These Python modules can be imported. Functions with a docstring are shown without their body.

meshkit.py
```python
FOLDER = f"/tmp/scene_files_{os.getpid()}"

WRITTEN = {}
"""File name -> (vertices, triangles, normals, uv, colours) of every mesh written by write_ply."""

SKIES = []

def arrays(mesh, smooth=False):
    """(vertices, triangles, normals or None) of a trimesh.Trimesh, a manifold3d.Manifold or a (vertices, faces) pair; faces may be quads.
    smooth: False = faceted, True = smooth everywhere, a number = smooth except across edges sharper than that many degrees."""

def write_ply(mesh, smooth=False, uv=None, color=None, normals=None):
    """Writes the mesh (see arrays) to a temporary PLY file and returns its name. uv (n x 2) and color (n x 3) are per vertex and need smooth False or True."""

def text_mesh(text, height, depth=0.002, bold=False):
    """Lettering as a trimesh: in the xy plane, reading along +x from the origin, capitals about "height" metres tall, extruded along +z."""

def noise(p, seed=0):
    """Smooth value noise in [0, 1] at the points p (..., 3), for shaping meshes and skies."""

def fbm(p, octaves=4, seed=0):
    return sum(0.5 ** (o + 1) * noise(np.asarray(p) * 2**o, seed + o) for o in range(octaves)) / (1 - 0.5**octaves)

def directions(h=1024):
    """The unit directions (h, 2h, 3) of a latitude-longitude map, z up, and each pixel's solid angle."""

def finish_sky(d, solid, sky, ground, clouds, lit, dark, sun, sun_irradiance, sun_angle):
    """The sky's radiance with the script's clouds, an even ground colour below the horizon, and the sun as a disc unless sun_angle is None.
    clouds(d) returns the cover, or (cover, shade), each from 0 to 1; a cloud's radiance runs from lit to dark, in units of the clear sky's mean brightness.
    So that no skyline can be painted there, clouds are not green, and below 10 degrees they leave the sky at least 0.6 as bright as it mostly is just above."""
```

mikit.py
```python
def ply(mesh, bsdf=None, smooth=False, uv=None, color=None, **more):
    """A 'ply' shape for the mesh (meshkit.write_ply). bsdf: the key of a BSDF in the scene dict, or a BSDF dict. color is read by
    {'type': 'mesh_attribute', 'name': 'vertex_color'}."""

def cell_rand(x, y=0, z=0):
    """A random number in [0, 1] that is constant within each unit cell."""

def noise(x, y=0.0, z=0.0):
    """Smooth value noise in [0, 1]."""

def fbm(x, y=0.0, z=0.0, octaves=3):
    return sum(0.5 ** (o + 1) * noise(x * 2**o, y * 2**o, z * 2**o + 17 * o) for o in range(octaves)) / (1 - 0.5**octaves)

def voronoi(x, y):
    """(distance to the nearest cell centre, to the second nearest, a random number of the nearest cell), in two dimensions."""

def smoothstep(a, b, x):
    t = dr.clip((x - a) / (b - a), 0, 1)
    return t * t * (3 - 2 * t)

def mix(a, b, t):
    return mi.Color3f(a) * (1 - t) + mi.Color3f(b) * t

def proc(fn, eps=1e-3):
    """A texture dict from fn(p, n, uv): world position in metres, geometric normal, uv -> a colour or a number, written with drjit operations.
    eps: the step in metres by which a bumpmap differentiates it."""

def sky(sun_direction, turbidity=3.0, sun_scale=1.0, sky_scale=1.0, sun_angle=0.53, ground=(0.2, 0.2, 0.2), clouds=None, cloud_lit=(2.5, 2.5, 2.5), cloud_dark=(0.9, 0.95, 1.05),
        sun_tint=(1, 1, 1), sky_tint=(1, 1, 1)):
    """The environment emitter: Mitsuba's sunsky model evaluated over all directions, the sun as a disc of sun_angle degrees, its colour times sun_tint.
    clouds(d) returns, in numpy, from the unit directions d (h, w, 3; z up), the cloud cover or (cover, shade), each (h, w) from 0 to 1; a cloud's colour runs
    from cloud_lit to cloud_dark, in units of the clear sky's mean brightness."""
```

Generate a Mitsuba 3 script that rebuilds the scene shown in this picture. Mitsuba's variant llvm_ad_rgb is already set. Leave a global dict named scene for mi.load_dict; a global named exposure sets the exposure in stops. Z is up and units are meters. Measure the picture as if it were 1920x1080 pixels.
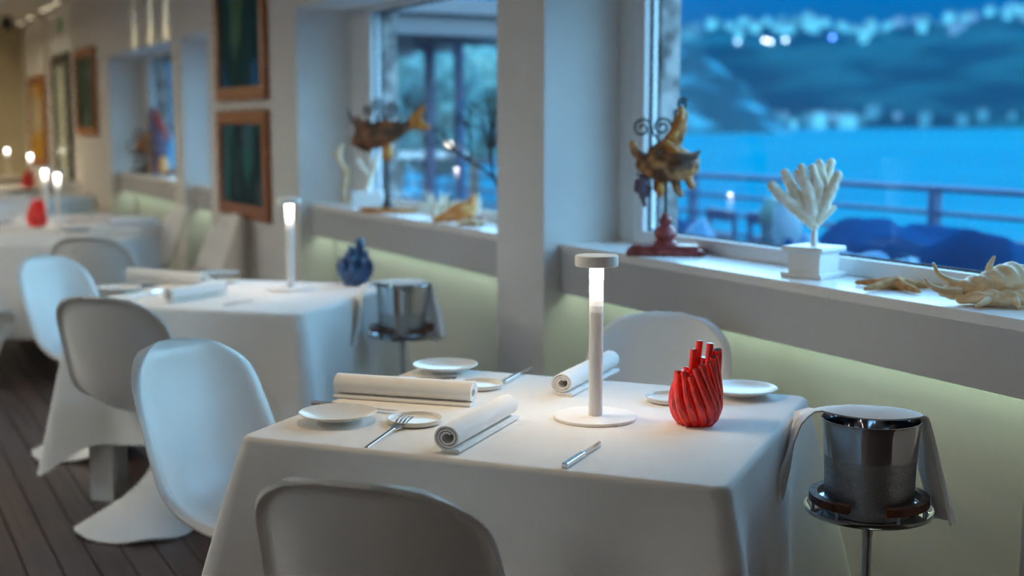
import math, random
import numpy as np, trimesh, manifold3d as m3, shapely.geometry as sg
import drjit as dr, mitsuba as mi, mikit, meshkit

random.seed(7)
RNG = np.random.default_rng(7)
T4 = mi.ScalarTransform4f
scene, labels = {}, {}

# ------------------------------------------------------------------ camera, sky, exposure
# World: x towards the window wall, y along the wall away from the camera, z up, metres.
F_PX, PITCH, YAW, CAM_H = 2420.0, 0.1252, math.radians(27.33), 1.40
fwd = np.array([math.sin(YAW) * math.cos(PITCH), math.cos(YAW) * math.cos(PITCH), -math.sin(PITCH)])
scene['camera'] = {
    'type': 'thinlens', 'fov': 2 * math.degrees(math.atan(960 / F_PX)), 'fov_axis': 'x',
    'to_world': T4().look_at(origin=[0, 0, CAM_H], target=[float(fwd[0]), float(fwd[1]), CAM_H + float(fwd[2])], up=[0, 0, 1]),
    'aperture_radius': 0.0115, 'focus_distance': 2.72, 'near_clip': 0.05, 'far_clip': 9000.0}


def cloud_bank(d):
    # an even dusk haze bank low over the horizon
    low = np.clip(1 - d[..., 2] / 0.30, 0, 1) ** 0.7
    return low * 0.9, np.ones_like(low)


SKY_ = mikit.sky((-0.75, -0.6, 0.12), turbidity=3.0, sun_scale=0.0, sky_scale=112.0, ground=(0.05, 0.07, 0.09),
                         clouds=cloud_bank, cloud_lit=(0.30, 0.5, 0.75), cloud_dark=(0.05, 0.30, 0.75), sky_tint=(0.58, 0.91, 1.14))
scene['sky'] = {**SKY_, 'sampling_weight': 7.0}
exposure = 0.0
LAMP_L = 44.0        # table lamp ring
FILL_L = 58.0        # added linear fill lights for the ambient level
FILL_FAR = 105.0  # added fill for the far end
FILL_NEAR = 18.0  # added fill for the near end
LED_L = 6.3          # strips under the sills
SIDE_FILL = 3.8  # added spot, brightens the window side chair and the table
SPOT_I = 6.5         # wall washing downlights
TABLE_SPOT = 2.7     # recessed spots above the tables
WARM = (1.0, 0.93, 0.80)


# ------------------------------------------------------------------ helpers
def key_for(base):
    if base not in scene and base not in labels and not any(k.startswith(base + '__') for k in scene):
        return base
    n = 1
    while True:
        k = f'{base}_{n:03d}'
        if k not in scene and k not in labels and not any(q.startswith(k + '__') for q in scene):
            return k
        n += 1


def thing(name, label, cat=None, group=None, kind=None):
    k = key_for(name)
    labels[k] = {'label': label}
    if cat: labels[k]['category'] = cat
    if group: labels[k]['group'] = group
    if kind: labels[k]['kind'] = kind
    return k


def part(parent, name, mesh, mat, smooth=30, label=None, xf=None, kind=None, **more):
    base = f'{parent}__{name}'
    k, n = base, 0
    while k in scene:
        n += 1; k = f'{base}_{n:03d}'
    d = mesh if isinstance(mesh, dict) else mikit.ply(mesh, mat, smooth=smooth, **more)
    if xf is not None:
        d = {**d, 'to_world': xf}
    scene[k] = d
    if label: labels.setdefault(k, {})['label'] = label
    if kind: labels.setdefault(k, {})['kind'] = kind
    return k


def whole(name, mesh, mat, label, cat=None, group=None, kind=None, smooth=30, xf=None, **more):
    k = thing(name, label, cat, group, kind)
    d = mesh if isinstance(mesh, dict) else mikit.ply(mesh, mat, smooth=smooth, **more)
    if xf is not None:
        d = {**d, 'to_world': xf}
    scene[k] = d
    return k


def TX(x, y, z=0.0, rot=0.0, s=1.0):
    t = T4().translate([float(x), float(y), float(z)]) @ T4().rotate([0, 0, 1], float(rot))
    return t @ T4().scale(s) if s != 1.0 else t


def box(x0, x1, y0, y1, z0, z1):
    m = trimesh.creation.box((x1 - x0, y1 - y0, z1 - z0))
    m.apply_translation(((x0 + x1) / 2, (y0 + y1) / 2, (z0 + z1) / 2))
    return m


def rbox(x0, x1, y0, y1, z0, z1, r=0.004):
    c = [m3.Manifold.sphere(r, 12).translate((x, y, z)) for x in (x0 + r, x1 - r) for y in (y0 + r, y1 - r) for z in (z0 + r, z1 - r)]
    return tm(m3.Manifold.batch_hull(c))


def tm(man):
    m = man.to_mesh()
    return trimesh.Trimesh(np.array(m.vert_properties[:, :3], float), np.array(m.tri_verts), process=False)


def cat(ms):
    return trimesh.util.concatenate(ms)


def lathe(prof, n=64):
    return trimesh.creation.revolve(np.array(prof, float), sections=n)


def cyl(r, h, z0=0.0, n=48, r2=None):
    r2 = r if r2 is None else r2
    return lathe([(0, z0), (r, z0), (r2, z0 + h), (0, z0 + h)], n)


def spline(pts, n):
    p = np.asarray(pts, float)
    q = np.vstack([2 * p[0] - p[1], p, 2 * p[-1] - p[-2]])
    out = []
    for u in np.linspace(0, len(p) - 1 - 1e-9, n):
        i = int(u); t = u - i
        a, b, c, d = q[i:i + 4]
        out.append(0.5 * (2 * b + (c - a) * t + (2 * a - 5 * b + 4 * c - d) * t * t + (3 * b - a - 3 * c + d) * t ** 3))
    return np.array(out)


def tube(pts, rad, n=10, seg=None, caps=True, flat=1.0):
    """A swept tube through pts, with radii along it; flat squashes it across its first normal."""
    pts = np.asarray(pts, float)
    rad = np.broadcast_to(np.asarray(rad, float), (len(pts),)) if np.ndim(rad) == 0 or len(np.atleast_1d(rad)) == len(pts) else np.interp(np.linspace(0, 1, len(pts)), np.linspace(0, 1, len(rad)), rad)
    if seg:
        u = np.linspace(0, 1, len(pts)); rad = np.interp(np.linspace(0, 1, seg), u, rad); pts = spline(pts, seg)
    t = np.gradient(pts, axis=0); t /= np.linalg.norm(t, axis=1, keepdims=True) + 1e-12
    ref = np.array([0.0, 0, 1]) if abs(t[0, 2]) < 0.9 else np.array([1.0, 0, 0])
    a = np.cross(t[0], ref); a /= np.linalg.norm(a)
    rings, ang = [], np.linspace(0, 2 * np.pi, n, endpoint=False)
    for i in range(len(pts)):
        a = a - t[i] * (a @ t[i]); a /= np.linalg.norm(a)
        b = np.cross(t[i], a)
        rings.append(pts[i] + rad[i] * (np.cos(ang)[:, None] * a * flat + np.sin(ang)[:, None] * b))
    v = np.vstack(rings); f = []
    for i in range(len(pts) - 1):
        for j in range(n):
            k = (j + 1) % n
            f += [(i * n + j, i * n + k, (i + 1) * n + k), (i * n + j, (i + 1) * n + k, (i + 1) * n + j)]
    if caps:
        v = np.vstack([v, pts[0], pts[-1]])
        c0, c1, e = len(v) - 2, len(v) - 1, (len(pts) - 1) * n
        for j in range(n):
            k = (j + 1) % n
            f += [(c0, k, j), (c1, e + j, e + k)]
    return trimesh.Trimesh(v, np.array(f), process=False)


def chains(cs, fine=0.012, smooth=8, n=14):
    """Bones: each chain is a list of (x, y, z, r); hulls of neighbouring spheres, joined, refined and smoothed into one surface."""
    parts = []
    for c in cs:
        sp = [m3.Manifold.sphere(r, n).translate((x, y, z)) for x, y, z, r in c]
        parts += [m3.Manifold.batch_hull(sp[i:i + 2]) for i in range(len(sp) - 1)] if len(sp) > 1 else sp
    m = m3.Manifold.batch_boolean(parts, m3.OpType.Add).refine_to_length(fine)
    t = tm(m); t.merge_vertices()
    if smooth:
        trimesh.smoothing.filter_taubin(t, lamb=0.5, nu=0.53, iterations=smooth)
    return t


def rough(mesh, amp, freq, seed=0):
    mesh = mesh.copy()
    n = mesh.vertex_normals
    mesh.vertices = mesh.vertices + n * ((meshkit.fbm(mesh.vertices * freq, 3, seed) - 0.5) * 2 * amp)[:, None]
    return mesh


def rot2(deg):
    a = math.radians(deg)
    return np.array([[math.cos(a), -math.sin(a)], [math.sin(a), math.cos(a)]])


def grid_faces(a, b, wrap=False):
    f = []
    for i in range(a - 1):
        for j in range(b if wrap else b - 1):
            k = (j + 1) % b
            f += [(i * b + j, i * b + k, (i + 1) * b + k), (i * b + j, (i + 1) * b + k, (i + 1) * b + j)]
    return np.array(f)


def solid_sheet(P, th):
    """A sheet given as a grid of points (a, b, 3), made th thick."""
    a, b, _ = P.shape
    du, dv = np.gradient(P, axis=0), np.gradient(P, axis=1)
    n = np.cross(du, dv); n /= np.linalg.norm(n, axis=-1, keepdims=True) + 1e-12
    v = np.vstack([(P + n * th / 2).reshape(-1, 3), (P - n * th / 2).reshape(-1, 3)])
    f = grid_faces(a, b); o = a * b
    rim = [i * b for i in range(a)] + [(a - 1) * b + j for j in range(1, b)] + [i * b + b - 1 for i in range(a - 2, -1, -1)] + [j for j in range(b - 2, 0, -1)]
    side = []
    for i in range(len(rim)):
        p, q = rim[i], rim[(i + 1) % len(rim)]
        side += [(p, q, q + o), (p, q + o, p + o)]
    m = trimesh.Trimesh(v, np.vstack([f, f[:, ::-1] + o, np.array(side)]), process=False)
    m.fix_normals()
    return m


# ------------------------------------------------------------------ materials
def mat(name, d):
    scene[name] = {'type': 'twosided', 'bsdf': d} if d['type'] in ('principled', 'diffuse', 'roughplastic', 'roughconductor', 'plastic', 'bumpmap') else d
    return name


def rgb(*c):
    return {'type': 'rgb', 'value': list(map(float, c))}


def prin(name, c, rough_=0.5, metal=0.0, spec=0.5, **more):
    return mat(name, {'type': 'principled', 'base_color': c if isinstance(c, dict) else rgb(*c), 'roughness': rough_, 'metallic': metal, 'specular': spec, **more})


def vary(a, b, f, lo=0.35, hi=0.65):
    return mikit.proc(lambda p, n, uv: mikit.mix(a, b, mikit.smoothstep(lo, hi, mikit.fbm(p.x * f, p.y * f, p.z * f))))


W_ = mikit
prin('mat_wall', mikit.proc(lambda p, n, uv: W_.mix((0.66, 0.65, 0.63), (0.70, 0.69, 0.67), W_.fbm(p.x * 3, p.y * 3, p.z * 3))), 0.85, spec=0.2)
prin('mat_apron', (0.44, 0.44, 0.44), 0.75, spec=0.25)
prin('mat_panel', (0.47, 0.49, 0.45), 0.7, spec=0.25)
prin('mat_sill', (0.72, 0.72, 0.70), 0.22, spec=0.5)
prin('mat_frame_white', (0.74, 0.76, 0.77), 0.35)
prin('mat_gasket', (0.02, 0.02, 0.025), 0.6)
prin('mat_ceiling', (0.70, 0.69, 0.66), 0.9, spec=0.1)
prin('mat_end_wall', (0.50, 0.44, 0.30), 0.85, spec=0.2)
prin('mat_floor_base', (0.012, 0.010, 0.010), 0.9)
prin('mat_chair', (0.74, 0.745, 0.73), 0.38, spec=0.5)
prin('mat_cloth', {'type': 'proc', **{k: v for k, v in mikit.proc(lambda p, n, uv: W_.mix((0.70, 0.69, 0.67), (0.75, 0.74, 0.72), W_.fbm(p.x * 9, p.y * 9, p.z * 9))).items() if k != 'type'}}, 0.85, spec=0.15, sheen=0.2)
prin('mat_napkin', (0.80, 0.79, 0.77), 0.9, spec=0.1, sheen=0.3)
prin('mat_towel', (0.86, 0.85, 0.82), 0.95, spec=0.1, sheen=0.3)
prin('mat_porcelain', mikit.proc(lambda p, n, uv: W_.mix((0.66, 0.66, 0.63), (0.74, 0.73, 0.70), W_.noise(p.x * 420, p.y * 420, p.z * 420))), 0.22, spec=0.5)
prin('mat_lamp_white', (0.86, 0.84, 0.81), 0.45, spec=0.4)
prin('mat_steel', (0.78, 0.78, 0.80), 0.13, metal=1.0)
prin('mat_chrome', (0.62, 0.63, 0.66), 0.06, metal=1.0)
prin('mat_red_glaze', mikit.proc(lambda p, n, uv: W_.mix((0.88, 0.022, 0.012), (0.55, 0.010, 0.010), W_.smoothstep(0.45, 0.75, W_.fbm(p.x * 90, p.y * 90, p.z * 40)))), 0.14, spec=0.6, clearcoat=0.6, clearcoat_gloss=0.95)
prin('mat_mouth_shade', (0.05, 0.006, 0.006), 0.3)  # shade of the tube hollows, given as a colour
prin('mat_blue_glaze', vary((0.004, 0.028, 0.10), (0.014, 0.095, 0.25), 60), 0.12, spec=0.6, clearcoat=0.6, clearcoat_gloss=0.95)
prin('mat_wood_dark', vary((0.06, 0.018, 0.008), (0.13, 0.04, 0.018), 40), 0.4)
prin('mat_leg_white', (0.66, 0.66, 0.65), 0.5)
prin('mat_orange_wood', mikit.proc(lambda p, n, uv: W_.mix((0.20, 0.052, 0.012), (0.28, 0.085, 0.022), W_.fbm(p.x * 30, p.y * 4, p.z * 30))), 0.4)
prin('mat_iron', (0.035, 0.036, 0.04), 0.5, metal=0.3)
prin('mat_gold_brown', vary((0.12, 0.045, 0.018), (0.48, 0.21, 0.07), 26), 0.55)
prin('mat_fish_brown', vary((0.06, 0.032, 0.018), (0.26, 0.095, 0.035), 22), 0.55)
prin('mat_amber', vary((0.42, 0.13, 0.02), (0.56, 0.24, 0.04), 30), 0.45)
prin('mat_red_stone', vary((0.17, 0.022, 0.018), (0.26, 0.05, 0.05), 45), 0.35)
prin('mat_coral_white', vary((0.76, 0.66, 0.50), (0.86, 0.79, 0.68), 60), 0.85, spec=0.2)
prin('mat_plinth_white', (0.74, 0.75, 0.73), 0.4)
prin('mat_starfish', vary((0.42, 0.19, 0.065), (0.56, 0.31, 0.13), 70), 0.85)
prin('mat_conch', vary((0.68, 0.42, 0.20), (0.84, 0.64, 0.40), 28), 0.4)
prin('mat_shell_orange', vary((0.74, 0.28, 0.07), (0.84, 0.42, 0.15), 30), 0.4)
prin('mat_shell_red', (0.25, 0.03, 0.03), 0.35)
prin('mat_branch', (0.03, 0.022, 0.02), 0.7)
prin('mat_purple', vary((0.09, 0.07, 0.12), (0.14, 0.11, 0.17), 20), 0.6)
prin('mat_figure_red', (0.35, 0.06, 0.05), 0.6)
prin('mat_black', (0.01, 0.01, 0.012), 0.5)
prin('mat_green_sign', (0.02, 0.30, 0.12), 0.5)
prin('mat_stone_wall', mikit.proc(lambda p, n, uv: W_.mix((0.10, 0.10, 0.10), (0.42, 0.41, 0.40), W_.smoothstep(0.3, 0.7, W_.fbm(p.x * 9, p.y * 9, p.z * 9)))), 0.9)
prin('mat_terrace', (0.10, 0.11, 0.13), 0.7)
prin('mat_rail_steel', (0.012, 0.045, 0.12), 0.45)
prin('mat_pergola', (0.09, 0.10, 0.12), 0.5)
prin('mat_rail_white', (0.78, 0.80, 0.82), 0.5)
prin('mat_tarp', (0.0, 0.034, 0.095), 0.9, spec=0.0)
prin('mat_tarp_light', (0.03, 0.15, 0.27), 0.5)
prin('mat_pot_grey', (0.04, 0.09, 0.13), 0.8)
prin('mat_pot_pale', (0.14, 0.27, 0.36), 0.5)
prin('mat_foliage', vary((0.02, 0.085, 0.095), (0.07, 0.19, 0.20), 3), 0.8)
prin('mat_trunk', (0.07, 0.05, 0.04), 0.9)
prin('mat_hill', mikit.proc(lambda p, n, uv: W_.mix((0.001, 0.024, 0.046), (0.003, 0.045, 0.068), W_.smoothstep(0.35, 0.68, W_.fbm(p.x * 0.012, p.y * 0.012, p.z * 0.03, octaves=4)))), 1.0, spec=0.0)  # blue dusk haze is mixed into the hill's base colour
prin('mat_cliff', mikit.proc(lambda p, n, uv: W_.mix((0.004, 0.034, 0.054), (0.022, 0.14, 0.20), W_.smoothstep(0.52, 0.72, W_.fbm(p.x * 0.045, p.y * 0.045, p.z * 0.09, octaves=4)))), 1.0, spec=0.0)  # headland tones, dusk haze painted in as blue
for i_, c_ in enumerate(((0.08, 0.27, 0.34), (0.03, 0.13, 0.19), (0.08, 0.15, 0.24))):  # town colours with the blue of the dusk haze painted in
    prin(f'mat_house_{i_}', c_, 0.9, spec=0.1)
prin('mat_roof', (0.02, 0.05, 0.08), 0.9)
scene['mat_water'] = {'type': 'twosided', 'bsdf': {'type': 'diffuse', 'reflectance': mikit.proc(lambda p, n, uv: W_.mix((0.0, 0.112, 0.18), (0.0, 0.138, 0.20), W_.fbm(p.x * 0.02, p.y * 0.06)))}}  # dusk blue painted into a matt sea, no sky reflection
scene['mat_glass'] = {'type': 'thindielectric', 'int_ior': 1.3}
scene['mat_green_glass'] = {'type': 'principled', 'base_color': rgb(0.40, 0.47, 0.42), 'roughness': 0.1, 'specular': 0.6}


def plank_tone(c):
    return mikit.proc(lambda p, n, uv: W_.mix([0.75 * x for x in c], [1.15 * x for x in c], W_.fbm(p.x * 60, p.y * 2.5, 0.0)))


for i_, c_ in enumerate(((0.052, 0.035, 0.032), (0.066, 0.044, 0.039), (0.057, 0.040, 0.037))):
    prin(f'mat_plank_{i_}', plank_tone(c_), 0.36, spec=0.45)

# the bucket: bright polished neck, dulled by condensation below
FROST = lambda p: 1 - W_.smoothstep(0.697, 0.703, p.z + 0.004 * W_.noise(p.x * 40, p.y * 40))
DROPS = lambda p: W_.smoothstep(0.55, 0.8, W_.noise(p.x * 420, p.y * 420, p.z * 420))
scene['mat_bucket'] = {'type': 'twosided', 'bsdf': {'type': 'principled', 'metallic': 1.0, 'specular': 0.5,
    'base_color': mikit.proc(lambda p, n, uv: W_.mix((0.62, 0.63, 0.65), W_.mix((0.40, 0.41, 0.42), (0.62, 0.63, 0.64), DROPS(p)), FROST(p))),
    'roughness': mikit.proc(lambda p, n, uv: 0.045 + FROST(p) * (0.40 - 0.22 * DROPS(p)))}}

# ------------------------------------------------------------------ the room shell
X_WALL, X_APRON, X_FRAME, Z_CEIL = 2.283, 2.35, 2.60, 2.75
Z_SILL, Z_HEAD = 0.965, 2.045
Y_BACK, Y_END, X_LEFT = -3.2, 19.0, -4.2
# window openings along the wall: (y near, y far, width of the inner return at the far side)
OPEN = [(1.95, 4.160, 0.10), (4.545, 7.032, 0.24), (8.993, 9.765, 0.10), (10.079, 12.72, 0.2)]

piers, y = [], Y_BACK
for a, b, r in OPEN:
    piers.append(box(X_WALL, 2.68, y, a, 0, Z_CEIL)); y = b
piers.append(box(X_WALL, 2.68, y, Y_END, 0, Z_CEIL))
for a, b, r in OPEN:
    piers.append(box(X_WALL, 2.68, a, b, Z_HEAD, Z_CEIL))            # lintel
    piers.append(box(X_FRAME, 2.68, b - r, b, Z_SILL, Z_HEAD))       # inner return beside the frame
    piers.append(box(2.50, 2.68, a, b, 0, 0.93))                     # masonry behind the niche
whole('wall_right', cat(piers), 'mat_wall', 'pale grey wall with a row of deep window openings', kind='structure', smooth=False)
for a, b, r in OPEN:
    part('wall_right', 'apron', rbox(X_APRON, X_APRON + 0.045, a + 0.001, b - 0.001, 0.782, Z_SILL - 0.012, 0.003), 'mat_apron', 20, label='smooth grey band under the window sill')
    part('wall_right', 'sill', rbox(X_APRON - 0.002, X_FRAME + 0.02, a + 0.001, b - 0.001, Z_SILL - 0.030, Z_SILL, 0.004), 'mat_sill', 20, label='glossy white window sill')
    part('wall_right', 'niche_panel', box(2.485, 2.50, a + 0.001, b - 0.001, 0.0, 0.93), 'mat_panel', False, label='pale green lit panel below the sill')
    lb = part('wall_right', 'light_strip', trimesh.Trimesh([[2.41, a + .03, .805], [2.45, a + .03, .805], [2.45, b - .03, .805], [2.41, b - .03, .805]], [[0, 2, 1], [0, 3, 2]], process=False), 'mat_lamp_white', False,
              label='light strip hidden behind the band')
    scene[lb]['emitter'] = {'type': 'area', 'radiance': rgb(LED_L * 0.80, LED_L * 1.0, LED_L * 0.72), 'sampling_weight': (2.0, 1.2, 0.1, 0.6)[OPEN.index((a, b, r))]}

for i, (a, b, r) in enumerate(OPEN):
    w = thing(f'window_{i + 1}', ['large white framed window over the sea with coral and conch on its sill', 'white framed window behind the fish sculpture',
                                  'narrow window behind the wall pier, left of the two pictures', 'farthest white framed window with small figures on its sill'][i], kind='structure')
    yb, zt, x0 = b - r, 2.01, X_FRAME + 0.0
    fr = [rbox(x0, 2.66, a, yb, Z_SILL, 1.016), rbox(x0, 2.66, a, yb, zt, Z_HEAD), rbox(x0, 2.66, yb - 0.072, yb, 1.0, zt + 0.01), rbox(x0, 2.66, a, a + 0.07, 1.0, zt + 0.01)]
    part(w, 'frame', cat(fr), 'mat_frame_white', 20)
    gk = [box(2.628, 2.634, yb - 0.080, yb - 0.072, 1.016, zt), box(2.628, 2.634, a + 0.07, a + 0.078, 1.016, zt), box(2.628, 2.634, a + 0.07, yb - 0.072, 1.016, 1.022), box(2.628, 2.634, a + 0.07, yb - 0.072, zt - 0.008, zt)]
    part(w, 'gasket', cat(gk), 'mat_gasket', False, label='black rubber seal')
    part(w, 'pane', trimesh.Trimesh([[2.64, a + .06, 1.01], [2.64, yb - .066, 1.01], [2.64, yb - .066, zt + .004], [2.64, a + .06, zt + .004]], [[0, 1, 2], [0, 2, 3]], process=False), 'mat_glass', False)

# outer stone leaf
st, y = [], Y_BACK
for a, b, r in OPEN:
    st.append(box(2.685, 2.765, y, a + 0.08, 0, 2.9)); y = b - r - 0.06
    st.append(box(2.685, 2.765, a + 0.08, b - r - 0.06, 0, 0.98)); st.append(box(2.685, 2.765, a + 0.08, b - r - 0.06, 2.03, 2.9))
st.append(box(2.685, 2.765, y, Y_END, 0, 2.9))
m = cat(st)
whole('wall_outer', m, 'mat_stone_wall', 'rough grey stone outer face of the window wall', kind='structure', smooth=False)

WL = (4.9, 6.3, 1.1, 2.0)
whole('wall_left', cat([box(X_LEFT - 0.1, X_LEFT, Y_BACK, WL[0], 0, Z_CEIL), box(X_LEFT - 0.1, X_LEFT, WL[1], Y_END, 0, Z_CEIL), box(X_LEFT - 0.1, X_LEFT, WL[0], WL[1], 0, WL[2]), box(X_LEFT - 0.1, X_LEFT, WL[0], WL[1], WL[3], Z_CEIL)]), 'mat_wall', 'plain wall on the far side of the room, out of frame', kind='structure', smooth=False)
k = thing('window_5', 'window in the far side wall of the room, out of frame', kind='structure')
part(k, 'frame', cat([box(X_LEFT - 0.08, X_LEFT - 0.02, WL[0], WL[0] + 0.06, WL[2], WL[3]), box(X_LEFT - 0.08, X_LEFT - 0.02, WL[1] - 0.06, WL[1], WL[2], WL[3]), box(X_LEFT - 0.08, X_LEFT - 0.02, WL[0], WL[1], WL[2], WL[2] + 0.06), box(X_LEFT - 0.08, X_LEFT - 0.02, WL[0], WL[1], WL[3] - 0.06, WL[3])]), 'mat_frame_white', False)
part(k, 'pane', trimesh.Trimesh([[X_LEFT - 0.05, WL[0], WL[2]], [X_LEFT - 0.05, WL[1], WL[2]], [X_LEFT - 0.05, WL[1], WL[3]], [X_LEFT - 0.05, WL[0], WL[3]]], [[0, 1, 2], [0, 2, 3]], process=False), 'mat_glass', False)
whole('wall_back', box(X_LEFT, 2.68, Y_BACK - 0.1, Y_BACK, 0, Z_CEIL), 'mat_wall', 'plain wall behind the viewer', kind='structure', smooth=False)
whole('wall_end', box(X_LEFT, 2.68, Y_END, Y_END + 0.1, 0, Z_CEIL), 'mat_end_wall', 'olive beige wall at the far end of the room', kind='structure', smooth=False)
whole('ceiling', box(X_LEFT, 2.77, Y_BACK, Y_END, Z_CEIL, Z_CEIL + 0.15), 'mat_ceiling', 'white ceiling with small downlights', kind='structure', smooth=False)
whole('floor', box(X_LEFT, 2.68, Y_BACK, Y_END, -0.12, -0.022), 'mat_floor_base', 'dark brown wooden plank floor', kind='structure', smooth=False)
px_ = -1.52
for i in range(39):
    w_ = 0.098
    part('floor', 'plank', rbox(px_, px_ + w_, -1.0, 18.98, -0.022, 0.0, 0.0025), f'mat_plank_{(i * 7) % 3}', 20)
    px_ += w_ + 0.0055
whole('floor_rear', box(X_LEFT, -1.53, Y_BACK, Y_END, -0.021, -0.001), 'mat_plank_0', 'dark boards on the far side of the room', kind='structure', smooth=False)

# added linear fill lights for the room's ambient, and wall washing downlights
ring_dl = lathe([(0.0, 0.012), (0.036, 0.012), (0.045, 0.0), (0.055, 0.0), (0.055, 0.016), (0.0, 0.016)], 32)
for x_, y0_, y1_, L_, w_, lab in ((-2.0, 4.0, 10.5, FILL_L, 3.0, 'added linear fill light over the dining room, out of frame'), (-3.2, -2.0, 3.9, FILL_NEAR, 2.0, 'added linear fill light over the near end of the room, behind the viewer'), (-0.6, 13.8, 18.0, FILL_FAR, 1.5, 'added linear fill light at the far end of the room, out of frame')):
    k = thing('linear_fill_light', lab, 'ceiling light')
    part(k, 'housing', cat([box(x_ - .075, x_ - .06, y0_, y1_, 2.69, Z_CEIL), box(x_ + .06, x_ + .075, y0_, y1_, 2.69, Z_CEIL), box(x_ - .075, x_ + .075, y0_, y1_, 2.72, Z_CEIL)]), 'mat_lamp_white', False)
    q = part(k, 'diffuser', trimesh.Trimesh([[x_ - .06, y0_, 2.70], [x_ + .06, y0_, 2.70], [x_ + .06, y1_, 2.70], [x_ - .06, y1_, 2.70]], [[0, 2, 1], [0, 3, 2]], process=False), 'mat_lamp_white', False)
    scene[q]['emitter'] = {'type': 'area', 'radiance': rgb(*[L_ * c for c in (WARM if y0_ < 10 else (1.0, 0.84, 0.56))]), 'sampling_weight': w_}

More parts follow.
